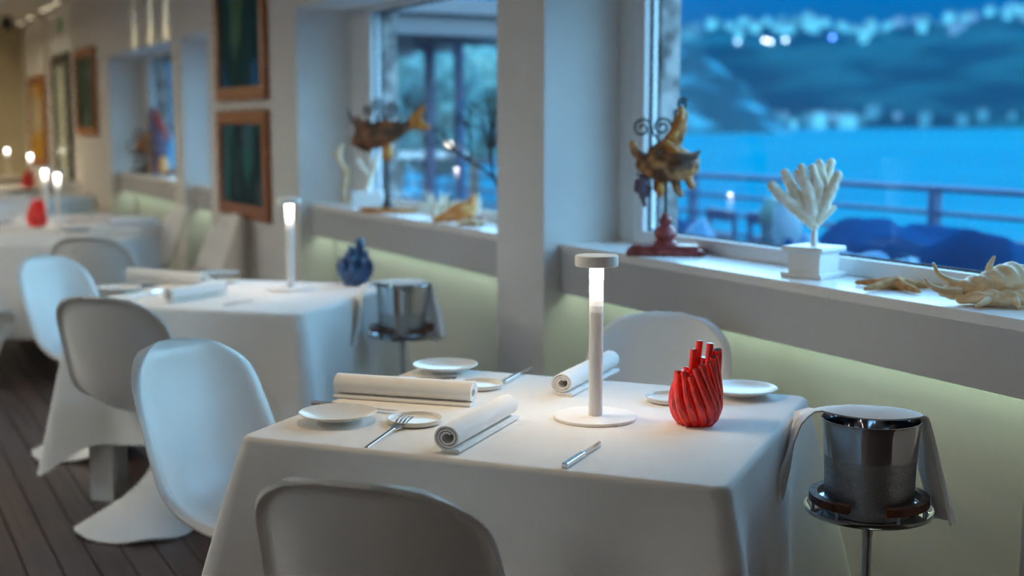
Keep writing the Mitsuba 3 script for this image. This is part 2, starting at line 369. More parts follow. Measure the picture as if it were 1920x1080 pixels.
dl = mikit.ply(ring_dl, 'mat_lamp_white', smooth=30)
lens = trimesh.Trimesh(np.array([[0.034 * math.cos(t), 0.034 * math.sin(t), 0.004] for t in np.linspace(0, 2 * np.pi, 25)[:-1]] + [[0, 0, 0.004]]), [[24, (i + 1) % 24, i] for i in range(24)], process=False)
for i, y_ in enumerate((10.24, 10.80, 11.45, 15.15, 15.72, 16.2, 17.35, 18.35)):
    k = thing('downlight', 'small recessed ceiling downlight close to the window wall', 'downlight', 'downlights along the window wall')
    part(k, 'rim', dl, None, xf=TX(2.19, y_, Z_CEIL - 0.016))
    if y_ > 14:
        q = part(k, 'lens', lens, 'mat_lamp_white', False, xf=TX(2.19, y_, Z_CEIL - 0.02))
        scene[q]['emitter'] = {'type': 'area', 'radiance': rgb(5.0, 4.3, 3.0), 'sampling_weight': 0.02}
    scene[f'light_{k}'] = {'type': 'spot', 'intensity': rgb(SPOT_I * 1.0, SPOT_I * 0.86, SPOT_I * 0.50), 'sampling_weight': 1.4 if y_ < 12 else 1.1, 'cutoff_angle': 15.0, 'beam_width': 9.0,
                           'to_world': T4().look_at(origin=[2.205, y_, Z_CEIL - 0.03], target=[2.235, y_, 1.8], up=[0, 1, 0])}

spot_can = mikit.ply(lathe([(.050, 0.0), (.060, 0.0), (.060, .03), (.050, .03), (.050, 0.0)], 40), 'mat_lamp_white', smooth=30)
for i, (x_, y_, w_) in enumerate(((1.28, 2.78, 4.0), (1.28, 5.2, 3.0))):
    k = thing('ceiling_spot', ['recessed spot in the ceiling above the nearest table', 'recessed spot in the ceiling above the second table'][i], 'ceiling light')
    part(k, 'rim', spot_can, None, xf=TX(x_, y_, Z_CEIL - .03))
    scene[f'light_{k}'] = {'type': 'spot', 'intensity': rgb(*[TABLE_SPOT * c for c in (1.0, 0.72, 0.42)]), 'sampling_weight': w_, 'cutoff_angle': 21.0, 'beam_width': 10.0,
                           'to_world': T4().look_at(origin=[x_, y_, Z_CEIL - 0.035], target=[x_ - 0.20, y_ - 0.25, 0.75], up=[0, 1, 0])}

for i, (x_, y_, tx_, ty_, w_) in enumerate(((0.20, 3.45, 1.60, 2.78, 4.0),)):  # added fill spot, lifts the chair behind the red vase
    k = thing('ceiling_spot', 'added fill spot left of the nearest table, aimed across it', 'ceiling light')
    part(k, 'rim', spot_can, None, xf=TX(x_, y_, Z_CEIL - .03))
    scene[f'light_{k}'] = {'type': 'spot', 'intensity': rgb(*[SIDE_FILL * c for c in (1.0, 0.76, 0.40)]), 'sampling_weight': w_, 'cutoff_angle': 20.0, 'beam_width': 8.0,
                           'to_world': T4().look_at(origin=[x_, y_, Z_CEIL - 0.035], target=[tx_, ty_, 0.78], up=[0, 1, 0])}

# ------------------------------------------------------------------ chairs
def chair_mesh():
    ctl = np.array([(-.292, .845, .196, .050, .024), (-.278, .76, .210, .072, .024), (-.250, .66, .220, .085, .024), (-.216, .56, .227, .090, .024), (-.172, .475, .229, .086, .024),
                    (-.10, .42, .227, .076, .022), (0, .40, .220, .058, .022), (.11, .405, .210, .035, .020), (.185, .41, .200, .02, .015), (.235, .39, .188, .01, .006),
                    (.235, .335, .165, .015, 0), (.175, .29, .130, .06, 0), (.105, .235, .108, .12, 0), (.045, .175, .118, .15, 0), (-.02, .122, .160, .12, 0), (-.10, .086, .200, .088, 0),
                    (-.19, .055, .216, .060, 0), (-.262, .030, .212, .034, 0), (-.298, .004, .200, .006, 0)])
    C = spline(ctl, 96)
    yz = C[:, :2]
    T = np.gradient(yz, axis=0); T /= np.linalg.norm(T, axis=1, keepdims=True)
    N = np.stack([-T[:, 1], T[:, 0]], 1)
    arc = np.r_[0, np.cumsum(np.linalg.norm(np.diff(yz, axis=0), axis=1))]
    cap = lambda a, L, p: (1 - np.clip(1 - a / L, 0, 1) ** p) ** (1 / p)
    w = C[:, 2] * np.maximum(cap(arc + 0.0012, 0.155, 2.6) * cap(arc[-1] - arc + 0.002, 0.20, 2.2), 0.04)
    t = np.linspace(-1, 1, 41); t = np.sign(t) * np.abs(t) ** 0.85
    P = np.zeros((len(C), len(t), 3))
    full = w / C[:, 2]
    for i in range(len(C)):
        e, fl = C[i, 3], C[i, 4]
        tt = t * full[i]
        rim = np.clip((np.abs(t) - 0.87) / 0.13, 0, 1) ** 1.6
        top = np.clip(1 - arc[i] / 0.022, 0, 1) ** 1.5
        off = e * np.abs(tt) ** 2.4 - fl * np.maximum(rim, top if C[i, 4] > 0 else 0)
        P[i, :, 0] = t * w[i]
        P[i, :, 1] = yz[i, 0] + N[i, 0] * off
        P[i, :, 2] = yz[i, 1] + N[i, 1] * off
    m = solid_sheet(P, 0.009)
    m.vertices[:, 2] = np.maximum(m.vertices[:, 2] - 0.0, 0.0005)
    return m


CHAIR = mikit.ply(chair_mesh(), 'mat_chair', smooth=50)


def chair(tx, ty, face, label):
    """tx, ty: where the top of the back stands; face: the way it faces, degrees from +x."""
    a = math.radians(face)
    x, y = tx + 0.29 * math.cos(a), ty + 0.29 * math.sin(a)
    whole('dining_chair', CHAIR, None, label, 'chair', 'white moulded dining chairs', xf=TX(x, y, 0, face - 90))


chair(0.690, 1.89, 45, 'white moulded chair in the foreground, back to the viewer, at the nearest table')
chair(0.744, 3.351, -58, 'white moulded chair left of the nearest table, its inner back lit by the window')
chair(2.159, 3.178, -138, 'white moulded chair on the window side of the nearest table, behind the red vase')
chair(0.722, 4.37, 46, 'white moulded chair, grey back to the viewer, at the table with the blue vase')
chair(0.739, 5.844, -50, 'white moulded chair at the left of the blue vase table, bluish inner back')
chair(1.079, 6.786, 62, 'dark looking chair back in front of the third table, beyond the rolled napkin')
chair(2.189, 8.094, 186, 'white moulded chair seen from the side below the lower picture')
chair(2.099, 9.067, 184, 'white moulded chair against the wall, left of the side-on chair below the pictures')
chair(1.119, 10.222, -80, 'white moulded chair with a warm lit top edge behind the far red vase')
chair(2.009, 13.901, -120, 'far white moulded chair behind the far wine bucket, below the small window')
chair(0.245, 7.12, 40, 'white moulded chair at the left edge of the view, mostly out of sight')

# ------------------------------------------------------------------ tables and cloths
def cloth_mesh(w, d, drop, seed=0, z=0.75, wob=0.010, flare=0.10):
    """A square cloth laid over a w x d top: rounded edge, hanging sides, corner folds falling lower."""
    rc, re = 0.035, 0.014
    hw, hd = w / 2, d / 2
    pts, nrm, cor, ang = [], [], [], []
    def seg(p, q, n, k):
        for i in range(k):
            s = i / k; pts.append((p[0] + (q[0] - p[0]) * s, p[1] + (q[1] - p[1]) * s)); nrm.append(n)
    corners = [(hw - rc, -hd + rc, -90), (hw - rc, hd - rc, 0), (-hw + rc, hd - rc, 90), (-hw + rc, -hd + rc, 180)]
    for i, (cx, cy, a0) in enumerate(corners):
        for j in range(15):
            a = math.radians(a0 + 90 * j / 14); pts.append((cx + rc * math.cos(a), cy + rc * math.sin(a))); nrm.append((math.cos(a), math.sin(a)))
        nx = corners[(i + 1) % 4]; a = math.radians(a0 + 90)
        n = (math.cos(a), math.sin(a))
        seg((cx + rc * n[0] + 1e-4 * -n[1], cy + rc * n[1] + 1e-4 * n[0]), (nx[0] + rc * n[0], nx[1] + rc * n[1]), n, 56)
    P, N = np.array(pts), np.array(nrm)
    m = len(P)
    # distance along the rim to the nearest corner's diagonal
    cpos = np.array([(sx * hw, sy * hd) for sx, sy in ((1, -1), (1, 1), (-1, 1), (-1, -1))])
    dist = np.linalg.norm(P[:, None] - cpos[None], axis=2); near = dist.min(1); wc = dist.argmin(1)
    c = np.exp(-(near / 0.085) ** 2)
    valley = np.exp(-((near - 0.20) / 0.075) ** 2)
    diag = np.sign(cpos[wc]) / math.sqrt(2)
    arc = np.r_[0, np.cumsum(np.linalg.norm(np.diff(P, axis=0), axis=1))]
    rr = np.random.default_rng(seed)
    ph = rr.uniform(0, 6.28, 4)
    fold = 0.5 * np.sin(arc * 2 * np.pi / 0.46 + ph[0]) + 0.3 * np.sin(arc * 2 * np.pi / 0.23 + ph[1]) + 0.2 * np.sin(arc * 2 * np.pi / 0.9 + ph[2])
    rows = []
    for s in (0.0, 0.25, 0.5, 0.7, 0.85, 0.95, 1.0):
        rows.append(np.c_[P * s - (N * re if s == 1 else 0), np.full(m, z)])
    for a in np.radians((22, 45, 68, 90)):
        rows.append(np.c_[P - N * re + N * re * math.sin(a), np.full(m, z - re + re * math.cos(a))])
    base = P.copy()
    for q in np.linspace(0.03, 1, 30):
        L = (drop - re) * (1 + 0.34 * c ** 1.3 + 0.03 * valley)
        out = q * (0.035 - 0.028 * valley)[:, None] * N + (q ** 0.9 * flare * c)[:, None] * diag + (wob * fold * q * (1 - c))[:, None] * N
        zz = z - re - L * q * (1 - 0.05 * c)
        rows.append(np.c_[base + out, zz])
    V = np.vstack(rows)
    V[:, 2] = np.maximum(V[:, 2], 0.006)
    f = grid_faces(len(rows), m, wrap=True)
    msh = trimesh.Trimesh(V, f, process=False); msh.merge_vertices(); msh.update_faces(msh.nondegenerate_faces())
    return msh


def table(cx, cy, yaw, w, d, drop, seed, tlabel, clabel, flare=0.09):
    t = thing('dining_table', tlabel, 'table', 'dining tables under white cloths')
    xf = TX(cx, cy, 0, yaw)
    part(t, 'tabletop', rbox(-w / 2 + 0.012, w / 2 - 0.012, -d / 2 + 0.012, d / 2 - 0.012, 0.715, 0.745), 'mat_leg_white', 20, xf=xf)
    for sx in (-1, 1):
        for sy in (-1, 1):
            px, py = sx * (w / 2 - 0.085), sy * (d / 2 - 0.085)
            part(t, 'leg', rbox(px - 0.05, px + 0.05, py - 0.05, py + 0.05, 0, 0.716), 'mat_leg_white', 20, xf=xf)
    whole('tablecloth', cloth_mesh(w, d, drop, seed, flare=flare), 'mat_cloth', clabel, 'tablecloth', 'white tablecloths', smooth=True, xf=xf)


table(1.379, 2.515, -49.6, 1.05, 0.88, 0.52, 1, 'table under the nearest white cloth, legs hidden', 'white cloth on the nearest table, with the red vase on it', 0.17)
table(1.352, 4.905, -44.0, 0.94, 0.88, 0.50, 2, 'white square-legged table under the cloth with the blue vase', 'white cloth on the second table, with the blue vase on it', 0.12)
table(0.849, 8.023, -33.0, 1.45, 0.86, 0.52, 3, 'table under the cloth of the third table, behind the dark chair back', 'white bluish cloth on the third table from the viewer')
table(1.209, 9.310, -45.0, 1.10, 1.10, 0.5, 4, 'table under the cloth with the two slim lamps and the far red vase', 'white cloth on the fourth table, with two slim lamps')
table(1.339, 12.432, -45.0, 1.0, 1.0, 0.5, 5, 'far table beyond the two slim lamps', 'white cloth on the table behind the warm edged chair')
table(1.48, 14.75, -45.0, 0.95, 0.95, 0.5, 6, 'far table that carries the second lamp from the left', 'white cloth on the far table with the second lamp from the left')
table(1.48, 17.98, -45.0, 0.95, 0.95, 0.5, 7, 'farthest table, at the left edge, with the leftmost lamp', 'white cloth on the farthest table at the left edge')

ZT = 0.7505
# ------------------------------------------------------------------ table lamps
lb_ = mikit.ply(lathe([(0, 0), (.0925, 0), (.0935, .002), (.0935, .005), (.0925, .0065), (0, .0065)], 96), 'mat_lamp_white', smooth=30)
ls_ = mikit.ply(lathe([(0, .0065), (.0158, .0065), (.0158, .240), (.0150, .240), (.0150, .343), (0, .343)], 48), 'mat_lamp_white', smooth=30)
lh_ = mikit.ply(lathe([(0, .343), (.017, .343), (.044, .343), (.0465, .342), (.048, .344), (.048, .363), (.0465, .366), (0, .366)], 72), 'mat_lamp_white', smooth=30)
ang_ = np.linspace(0, 2 * np.pi, 49)[:-1]
ringv = np.vstack([np.c_[.019 * np.cos(ang_), .019 * np.sin(ang_), np.full(48, .3415)], np.c_[.042 * np.cos(ang_), .042 * np.sin(ang_), np.full(48, .3415)]])
ringf = []
for i in range(48):
    j = (i + 1) % 48
    ringf += [(i, j, 48 + j), (i, 48 + j, 48 + i)]
ring = trimesh.Trimesh(ringv, np.array(ringf), process=False)
sleeve = trimesh.Trimesh(np.vstack([np.c_[.0158 * np.cos(ang_), .0158 * np.sin(ang_), np.full(48, z_)] for z_ in (.312, .3425)]), np.array([f_ for i in range(48) for f_ in ((i, (i + 1) % 48, 48 + (i + 1) % 48), (i, 48 + (i + 1) % 48, 48 + i))]), process=False)
ring = cat([ring, sleeve])
LENS = mikit.ply(ring, 'mat_lamp_white', smooth=False)


def band(z0, z1):
    m = trimesh.Trimesh(np.vstack([np.c_[.0158 * np.cos(ang_), .0158 * np.sin(ang_), np.full(48, z_)] for z_ in (z0, z1)]), np.array([f_ for i in range(48) for f_ in ((i, (i + 1) % 48, 48 + (i + 1) % 48), (i, 48 + (i + 1) % 48, 48 + i))]), process=False)
    return mikit.ply(m, 'mat_lamp_white', smooth=True)


BANDS = [(band(.283, .312), 5.0, 0.05), (band(.266, .283), 1.5, 0.02), (band(.254, .266), 0.55, 0.01), (band(.240, .254), 0.2, 0.01)]


def lamp(x, y, label, weight=1.2):
    k = thing('table_lamp', label, 'table lamp', 'slim cordless table lamps')
    xf = TX(x, y, ZT)
    part(k, 'base', lb_, None, xf=xf); part(k, 'stem', ls_, None, xf=xf); part(k, 'head', lh_, None, xf=xf)
    q = part(k, 'diffuser', LENS, None, label='glowing ring and sleeve under the head', xf=xf)
    scene[q]['emitter'] = {'type': 'area', 'radiance': rgb(LAMP_L * 1.0, LAMP_L * 0.80, LAMP_L * 0.62), 'sampling_weight': weight}
    for m_, g_, w_ in BANDS:
        q = part(k, 'glow_band', m_, None, label='softly glowing lower end of the diffuser', xf=xf)
        scene[q]['emitter'] = {'type': 'area', 'radiance': rgb(g_, g_ * .93, g_ * .84), 'sampling_weight': w_ * weight}


lamp(1.466, 2.430, 'slim white table lamp on the nearest table, glowing under its flat disc head', 6.0)
lamp(1.563, 4.946, 'slim white table lamp on the table with the blue vase', 3.0)
lamp(1.224, 8.743, 'slim white lamp on the fourth table, in front of and right of the red vase')
lamp(1.259, 9.594, 'slim white lamp just left of the far red vase')
lamp(1.789, 14.682, 'slim white lamp on the far table, second lamp from the left')
lamp(1.929, 18.158, 'slim white lamp at the left edge, leftmost of the lamps')

# ------------------------------------------------------------------ plates
PLATE = mikit.ply(lathe([(0, .006), (.030, .006), (.055, .010), (.075, .0165), (.0845, .0205), (.0862, .0215), (.0855, .0232), (.083, .0230), (.074, .0195), (.055, .0130), (.032, .0095), (0, .0085)][::1], 96), 'mat_porcelain', smooth=40)
PFOOT = mikit.ply(lathe([(.030, 0), (.034, 0), (.035, .0075), (.029, .0075), (.030, 0)], 64), 'mat_porcelain', smooth=30)
SMALL = mikit.ply(lathe([(0, .0), (.050, .0), (.0575, .003), (.0600, .0095), (.0606, .0125), (.0595, .0132), (.0580, .0120), (.0555, .0065), (.049, .0045), (0, .0045)], 96), 'mat_porcelain', smooth=40)


def plate(x, y, label):
    k = thing('plate', label, 'plate', 'raised coupe plates')
    part(k, 'dish', PLATE, None, xf=TX(x, y, ZT)); part(k, 'foot', PFOOT, None, xf=TX(x, y, ZT))


def small_plate(x, y, label):
    whole('bread_plate', SMALL, None, label, 'small plate', 'small side plates', xf=TX(x, y, ZT))


plate(0.942, 2.662, 'white speckled plate at the left corner of the nearest table')
plate(1.391, 3.077, 'white plate at the far corner of the nearest table, behind the rolled napkin')
plate(1.901, 2.469, 'white plate at the right corner of the nearest table, behind the red vase')
plate(0.937, 5.175, 'plate at the left corner of the table with the blue vase')
plate(1.419, 5.499, 'plate at the far corner of the table with the blue vase')
small_plate(1.087, 2.568, 'small round rimmed plate touched by the fork tines')
small_plate(1.381, 2.854, 'small round rimmed plate beside the end of the far left rolled napkin')
small_plate(1.717, 2.499, 'small round rimmed plate partly behind the red vase')
small_plate(1.379, 5.286, 'small plate on the second table behind the napkin end')

# ------------------------------------------------------------------ napkins, rolled up
def napkin_mesh(L, r=0.027, turns=2.6, seed=0):
    th = np.linspace(0, turns * 2 * np.pi, 150)
    rad = np.linspace(r * 0.40, r, 150)
    end = -math.pi / 2                                  # the outer end leaves tangentially at the bottom
    a = end - th[-1] + th
    rr = np.random.default_rng(seed)
    rad = rad * (1 + 0.05 * np.sin(a * 2 + rr.uniform(0, 6)) * np.linspace(1, 0.3, 150))
    p = np.c_[rad * np.cos(a), rad * np.sin(a) * 0.93]
    z0 = p[-1, 1]
    tail = np.array([[0.008, z0 - 0.0002], [0.016, z0 + 0.0002], [0.024, z0 + 0.0004]])
    fold = np.array([[0.0255, z0 - 0.0018], [0.023, z0 - 0.0042], [0.010, z0 - 0.0044], [-0.012, z0 - 0.0042]])
    line = sg.LineString(np.vstack([p, tail, fold])).buffer(0.0020, quad_segs=3)
    poly = line if line.geom_type == 'Polygon' else max(line.geoms, key=lambda g: g.area)
    m = trimesh.creation.extrude_polygon(poly.simplify(0.00006), L, engine='earcut')
    m = m.apply_transform(np.array([[0, 0, 1, 0], [1, 0, 0, 0], [0, 1, 0, 0], [0, 0, 0, 1.0]]))   # length along x, cross-section in y z
    m.apply_translation((-L / 2, 0, -m.bounds[0][2]))
    return m


def napkin(x0, y0, x1, y1, label, seed, flip=1, r=0.027):
    cx, cy, a = (x0 + x1) / 2, (y0 + y1) / 2, math.degrees(math.atan2(y1 - y0, x1 - x0))
    L = math.hypot(x1 - x0, y1 - y0)
    m = napkin_mesh(L, r, 2.6, seed)
    if flip < 0:
        m.vertices[:, 1] *= -1; m.invert()
    whole('rolled_napkin', m, 'mat_napkin', label, 'napkin', 'rolled white napkins', smooth=35, xf=TX(cx, cy, ZT, a))


napkin(1.034, 2.920, 1.281, 2.674, 'rolled white napkin lying across the left part of the nearest table, behind the knife', 1, flip=-1)
napkin(1.041, 2.297, 1.289, 2.515, 'rolled white napkin at the front of the nearest table, open end to the viewer', 2, flip=-1)
napkin(1.514, 2.667, 1.789, 2.890, 'rolled white napkin behind the lamp of the nearest table', 3, flip=-1)
napkin(1.049, 5.540, 1.274, 5.185, 'long rolled napkin at the back left of the second table', 4, flip=-1)
napkin(1.039, 4.765, 1.279, 4.901, 'rolled napkin at the front of the second table, its dark open end to the left', 5, flip=-1)
napkin(1.319, 9.107, 1.609, 9.067, 'rolled napkin on the fourth table, right of the two slim lamps', 6)
napkin(1.289, 8.003, 1.574, 7.901, 'rolled napkin at the right corner of the third table', 7)
napkin(0.789, 9.067, 0.989, 9.249, 'rolled napkin at the left edge of the view on the fourth table', 8)

# ------------------------------------------------------------------ cutlery
def knife_parts():
    handle = rbox(-0.108, 0.0, -0.0068, 0.0068, 0.0, 0.0105, 0.002)
    bl = [(0.0, -0.0058), (0.070, -0.0066), (0.094, -0.0054), (0.106, -0.0020), (0.114, 0.0040), (0.115, 0.0054), (0.0, 0.0056)]
    blade = trimesh.creation.extrude_polygon(sg.Polygon(bl), 0.0024, engine='earcut'); blade.apply_translation((0, 0, 0.0042))
    neck = rbox(-0.004, 0.010, -0.004, 0.004, 0.002, 0.0065, 0.001)
    return handle, cat([blade, neck])


def fork_mesh():
    z = lambda x: 0.004 + 0.012 * np.clip((x - 0.055) / 0.06, 0, 1) ** 1.5 - 0.006 * np.clip((x - 0.085) / 0.03, 0, 1) ** 2
    h = rbox(-0.105, 0.035, -0.0042, 0.0042, 0.0005, 0.0075, 0.0018)
    out = [h]
    xs = np.linspace(0.030, 0.062, 9)
    hw = np.interp(xs, [0.030, 0.045, 0.062], [0.0042, 0.0105, 0.0150])
    P = np.stack([np.stack([np.full(7, x), np.linspace(-w, w, 7), np.full(7, z(x))], -1) for x, w in zip(xs, hw)])
    out.append(solid_sheet(P, 0.0024))
    for k in range(4):
        y0 = -0.0126 + 0.0084 * k
        pts = [(x, y0, float(z(x))) for x in np.linspace(0.060, 0.112, 9)]
        out.append(tube(pts, np.linspace(0.0024, 0.0016, 9), 8))
    return cat(out)


KH, KB = (mikit.ply(m, 'mat_steel', smooth=30) for m in knife_parts())
FORK = mikit.ply(fork_mesh(), 'mat_steel', smooth=35)


def knife(x0, y0, x1, y1, label, z=ZT):
    k = thing('knife', label, 'knife', 'steel table knives')
    a = math.degrees(math.atan2(y1 - y0, x1 - x0)); L = math.hypot(x1 - x0, y1 - y0); s = L / 0.223
    c = 0.108 * s / L
    xf = TX(x0 + (x1 - x0) * c, y0 + (y1 - y0) * c, z, a, s)
    part(k, 'handle', KH, None, xf=xf); part(k, 'blade', KB, None, xf=xf)


def fork(x0, y0, x1, y1, label, tilt=0.0):
    a = math.degrees(math.atan2(y1 - y0, x1 - x0)); L = math.hypot(x1 - x0, y1 - y0); s = L / 0.217
    c = 0.105 * s / L
    whole('fork', FORK, None, label, 'fork', 'steel table forks', xf=TX(x0 + (x1 - x0) * c, y0 + (y1 - y0) * c, ZT, a) @ T4().rotate([0, 1, 0], -tilt) @ T4().scale(s))


knife(1.192, 2.089, 1.354, 2.218, 'steel knife alone at the front of the nearest table')
knife(0.946, 2.849, 1.089, 2.670, 'steel knife behind the left plate of the nearest table')
knife(1.457, 2.864, 1.621, 3.014, 'steel knife at the far edge of the nearest table, beside the far plate')
knife(1.201, 4.605, 1.339, 4.680, 'steel knife at the front edge of the second table')
fork(0.912, 2.411, 1.071, 2.570, 'steel fork, tines on the small plate at the left of the nearest table', 3.0)
fork(1.224, 3.067, 1.364, 2.950, 'steel fork behind the long rolled napkin of the nearest table')
fork(1.874, 2.621, 1.734, 2.515, 'steel fork with tines upright behind the small plate, left of the red vase', 3.0)
fork(0.929, 4.947, 1.079, 5.094, 'steel fork at the left front of the second table')

# ------------------------------------------------------------------ the red and the blue vases
def tube_vase(x, y, rot, s, label, seed=3):
    k = thing('coral_vase', label, 'vase')
    base = T4().translate([float(x), float(y), ZT]) @ T4().rotate([0, 0, 1], float(rot)) @ T4().scale(s)
    core = lathe([(0, 0), (.030, 0), (.038, .006), (.044, .03), (.045, .06), (.041, .10), (.034, .118), (.028, .112), (.03, .06), (.02, .02), (0, .018)], 40)
    part(k, 'body', core, 'mat_red_glaze', 40, xf=base)
    rr = np.random.default_rng(seed)
    n = 14
    for i in range(n):
        a0 = 2 * np.pi * i / n + rr.uniform(-.05, .05)
        tw = -0.80 + rr.uniform(-.2, .2)
        back = 0.5 + 0.5 * math.cos(a0 - 1.35)                      # the rim stands higher at the back
        h = 0.108 + 0.050 * back ** 1.6 + rr.uniform(-.012, .014)
        zz = np.array([0.004, 0.018, 0.045, 0.075, h * 0.85, h])
        rad = np.array([0.030, 0.041, 0.0495, 0.0480, 0.0440, 0.0425]) + rr.uniform(-.0025, .0025)
        aa = a0 + tw * (zz / 0.12) ** 1.1
        p = np.c_[rad * np.cos(aa), rad * np.sin(aa), zz]
        r = np.array([0.0085, 0.0108, 0.0110, 0.0098, 0.0083, 0.0086])
        tb = tube(p, r, 12, 22, caps=True)
        key = part(k, 'tube', rough(tb, 0.0005, 160, i), 'mat_red_glaze', 45, xf=base)
        d = p[-1] - p[-2]; d /= np.linalg.norm(d)
        part(key, 'mouth', tube([p[-1] - d * .001, p[-1] + d * .0010], [.0066, .0066], 14), 'mat_mouth_shade', 30, label='dark disc painting the shade in the tube mouth', xf=base)  # solid disc on a capped tube, dark for the shaded hollow
    for i in range(6):                                               # inner, taller tubes at the back
        a0 = 1.35 + (i - 2.5) * 0.42; ro = 0.030 - 0.006 * (i % 2)
        h = 0.142 + 0.036 * ((i * 5) % 3) / 2
        p = np.array([(ro * math.cos(a0), ro * math.sin(a0), 0.06), (ro * 1.05 * math.cos(a0 - .1), ro * 1.05 * math.sin(a0 - .1), 0.11), (ro * 1.15 * math.cos(a0 - .3), ro * 1.15 * math.sin(a0 - .3), h)])
        key = part(k, 'tube', tube(p, [.0075, .0078, .0080], 12, 14), 'mat_red_glaze', 45, xf=base)
        d = p[-1] - p[-2]; d /= np.linalg.norm(d)
        part(key, 'mouth', tube([p[-1] - d * .001, p[-1] + d * .0010], [.0066, .0066], 14), 'mat_mouth_shade', 30, label='dark disc painting the shade in the tube mouth', xf=base)


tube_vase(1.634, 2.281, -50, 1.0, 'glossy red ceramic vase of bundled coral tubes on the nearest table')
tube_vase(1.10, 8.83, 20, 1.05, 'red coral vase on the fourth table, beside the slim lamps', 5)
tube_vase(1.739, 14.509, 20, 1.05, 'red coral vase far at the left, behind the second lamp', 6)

k = thing('blue_vase', 'dark blue glazed ceramic vase with branching coral fingers, on the second table', 'vase')
bx = TX(1.848, 4.975, ZT, 20)
part(k, 'body', rough(lathe([(0, 0), (.042, 0), (.050, .006), (.060, .03), (.066, .055), (.062, .075), (.050, .08), (.045, .06), (0, .05)], 48), 0.003, 50, 2), 'mat_blue_glaze', 40, xf=bx)
rr = np.random.default_rng(5)
for i in range(17):
    a = i / 17 * 2 * np.pi * 2; ro = 0.056 if i < 9 else 0.030
    h = 0.098 + 0.050 * rr.random() + (0.016 if i >= 9 else 0)
    p = [(ro * math.cos(a), ro * math.sin(a), .04), ((ro + .008) * math.cos(a + .15), (ro + .008) * math.sin(a + .15), .075), ((ro + .002) * math.cos(a), (ro + .002) * math.sin(a), h)]
    part(k, 'finger', rough(tube(p, [.015, .0125, .010], 12, 14), 0.0035, 80, i), 'mat_blue_glaze', 45, xf=bx)
part(k, 'plume', chains([[(.010, .0, .07, .022), (.020, .0, .13, .016), (.026, .0, .160, .020), (.030, .0, .182, .010)], [(.024, .0, .16, .014), (.044, .0, .180, .007)], [(.022, .0, .16, .014), (.010, .0, .184, .007)]], 0.006, 4), 'mat_blue_glaze', 45, xf=bx)

# ------------------------------------------------------------------ wine buckets on stands, with towels
bucket_prof = [(0, .006), (.096, .006), (.099, .0), (.100, .010), (.1015, .05), (.104, .12), (.1085, .195), (.1105, .213), (.112, .2155), (.1125, .2175), (.1110, .2190), (.1085, .2165), (.106, .20), (.1015, .12), (.098, .02), (0, .012)]
tray_prof = [(0, -.010), (.06, -.010), (.132, -.006), (.144, -.001), (.1485, .007), (.1490, .0105), (.1468, .0112), (.1435, .006), (.13, 0), (0, 0)]


def arc_block(r0, r1, a0, a1, z0, z1, n=24):
    a = np.radians(np.linspace(a0, a1, n))
    pol = sg.Polygon(np.vstack([np.c_[r1 * np.cos(a), r1 * np.sin(a)], np.c_[r0 * np.cos(a[::-1]), r0 * np.sin(a[::-1])]]))
    m = trimesh.creation.extrude_polygon(pol, z1 - z0, engine='earcut'); m.apply_translation((0, 0, z0))
    return m


def towel_mesh(rot, drop_l, drop_r, seed, depth0=0.022, depth1=0.118):
    """A towel laid over the rear half of the bucket's mouth; both ends hang down outside. x: across, y: away from the viewer."""
    rr = np.random.default_rng(seed)
    U, V = 70, 26
    P = np.zeros((U, V, 3)); rim = 0.2235; hx = 0.114
    for i, u in enumerate(np.linspace(-1, 1, U)):
        for j, v in enumerate(np.linspace(0, 1, V)):
            dp = drop_l if u < 0 else drop_r
            s = abs(u) * (hx + dp + 0.02)
            wv = 0.5 * math.sin(v * 9 + seed) + 0.5 * math.sin(v * 17 + 2 * seed + u * 2)
            y = depth0 + (depth1 - depth0) * v
            bow = math.sqrt(max(hx * hx - y * y, 0.0)) if abs(y) < hx else 0.0
            edge = max(bow, 0.055) + 0.004
            if s < edge:                                            # over the mouth, sagging a little in front
                x, z = s, rim - 0.013 * (1 - v) ** 2 * (1 - (s / edge) ** 2) + 0.006 * math.sin(v * math.pi) * (1 - (s / edge) ** 4)
                hang = 0
            else:
                q = s - edge
                rr_ = 0.012
                a = min(q / rr_, math.pi / 2)
                hang = max(0.0, q - rr_ * math.pi / 2)
                x = edge + rr_ * math.sin(a) + hang * (0.20 if u < 0 else 0.24) + 0.02 * wv * min(hang / 0.12, 1)
                z = rim - rr_ * (1 - math.cos(a)) - hang * 0.98
                over = min(q / 0.03, 1.0)
                if u < 0:
                    x += (0.024 + 0.085 * v) * over
                    y = y + hang * (0.45 * (v - 0.62)) - 0.060 * over * (1 - v) - 0.10 * hang + 0.010 * math.sin(hang * 25 + seed + 3 * v)
                else:
                    x += 0.012 * v * over
                    y = y + hang * (0.75 * (v - 0.62)) + 0.012 * math.sin(hang * 25 + seed)
            if v > 0.75 and hang == 0:
                z -= 0.10 * (v - 0.75) ** 1.3
            P[i, j] = (math.copysign(x, u) if u else 0.0, y, z)
    m = solid_sheet(P, 0.0042)
    return m


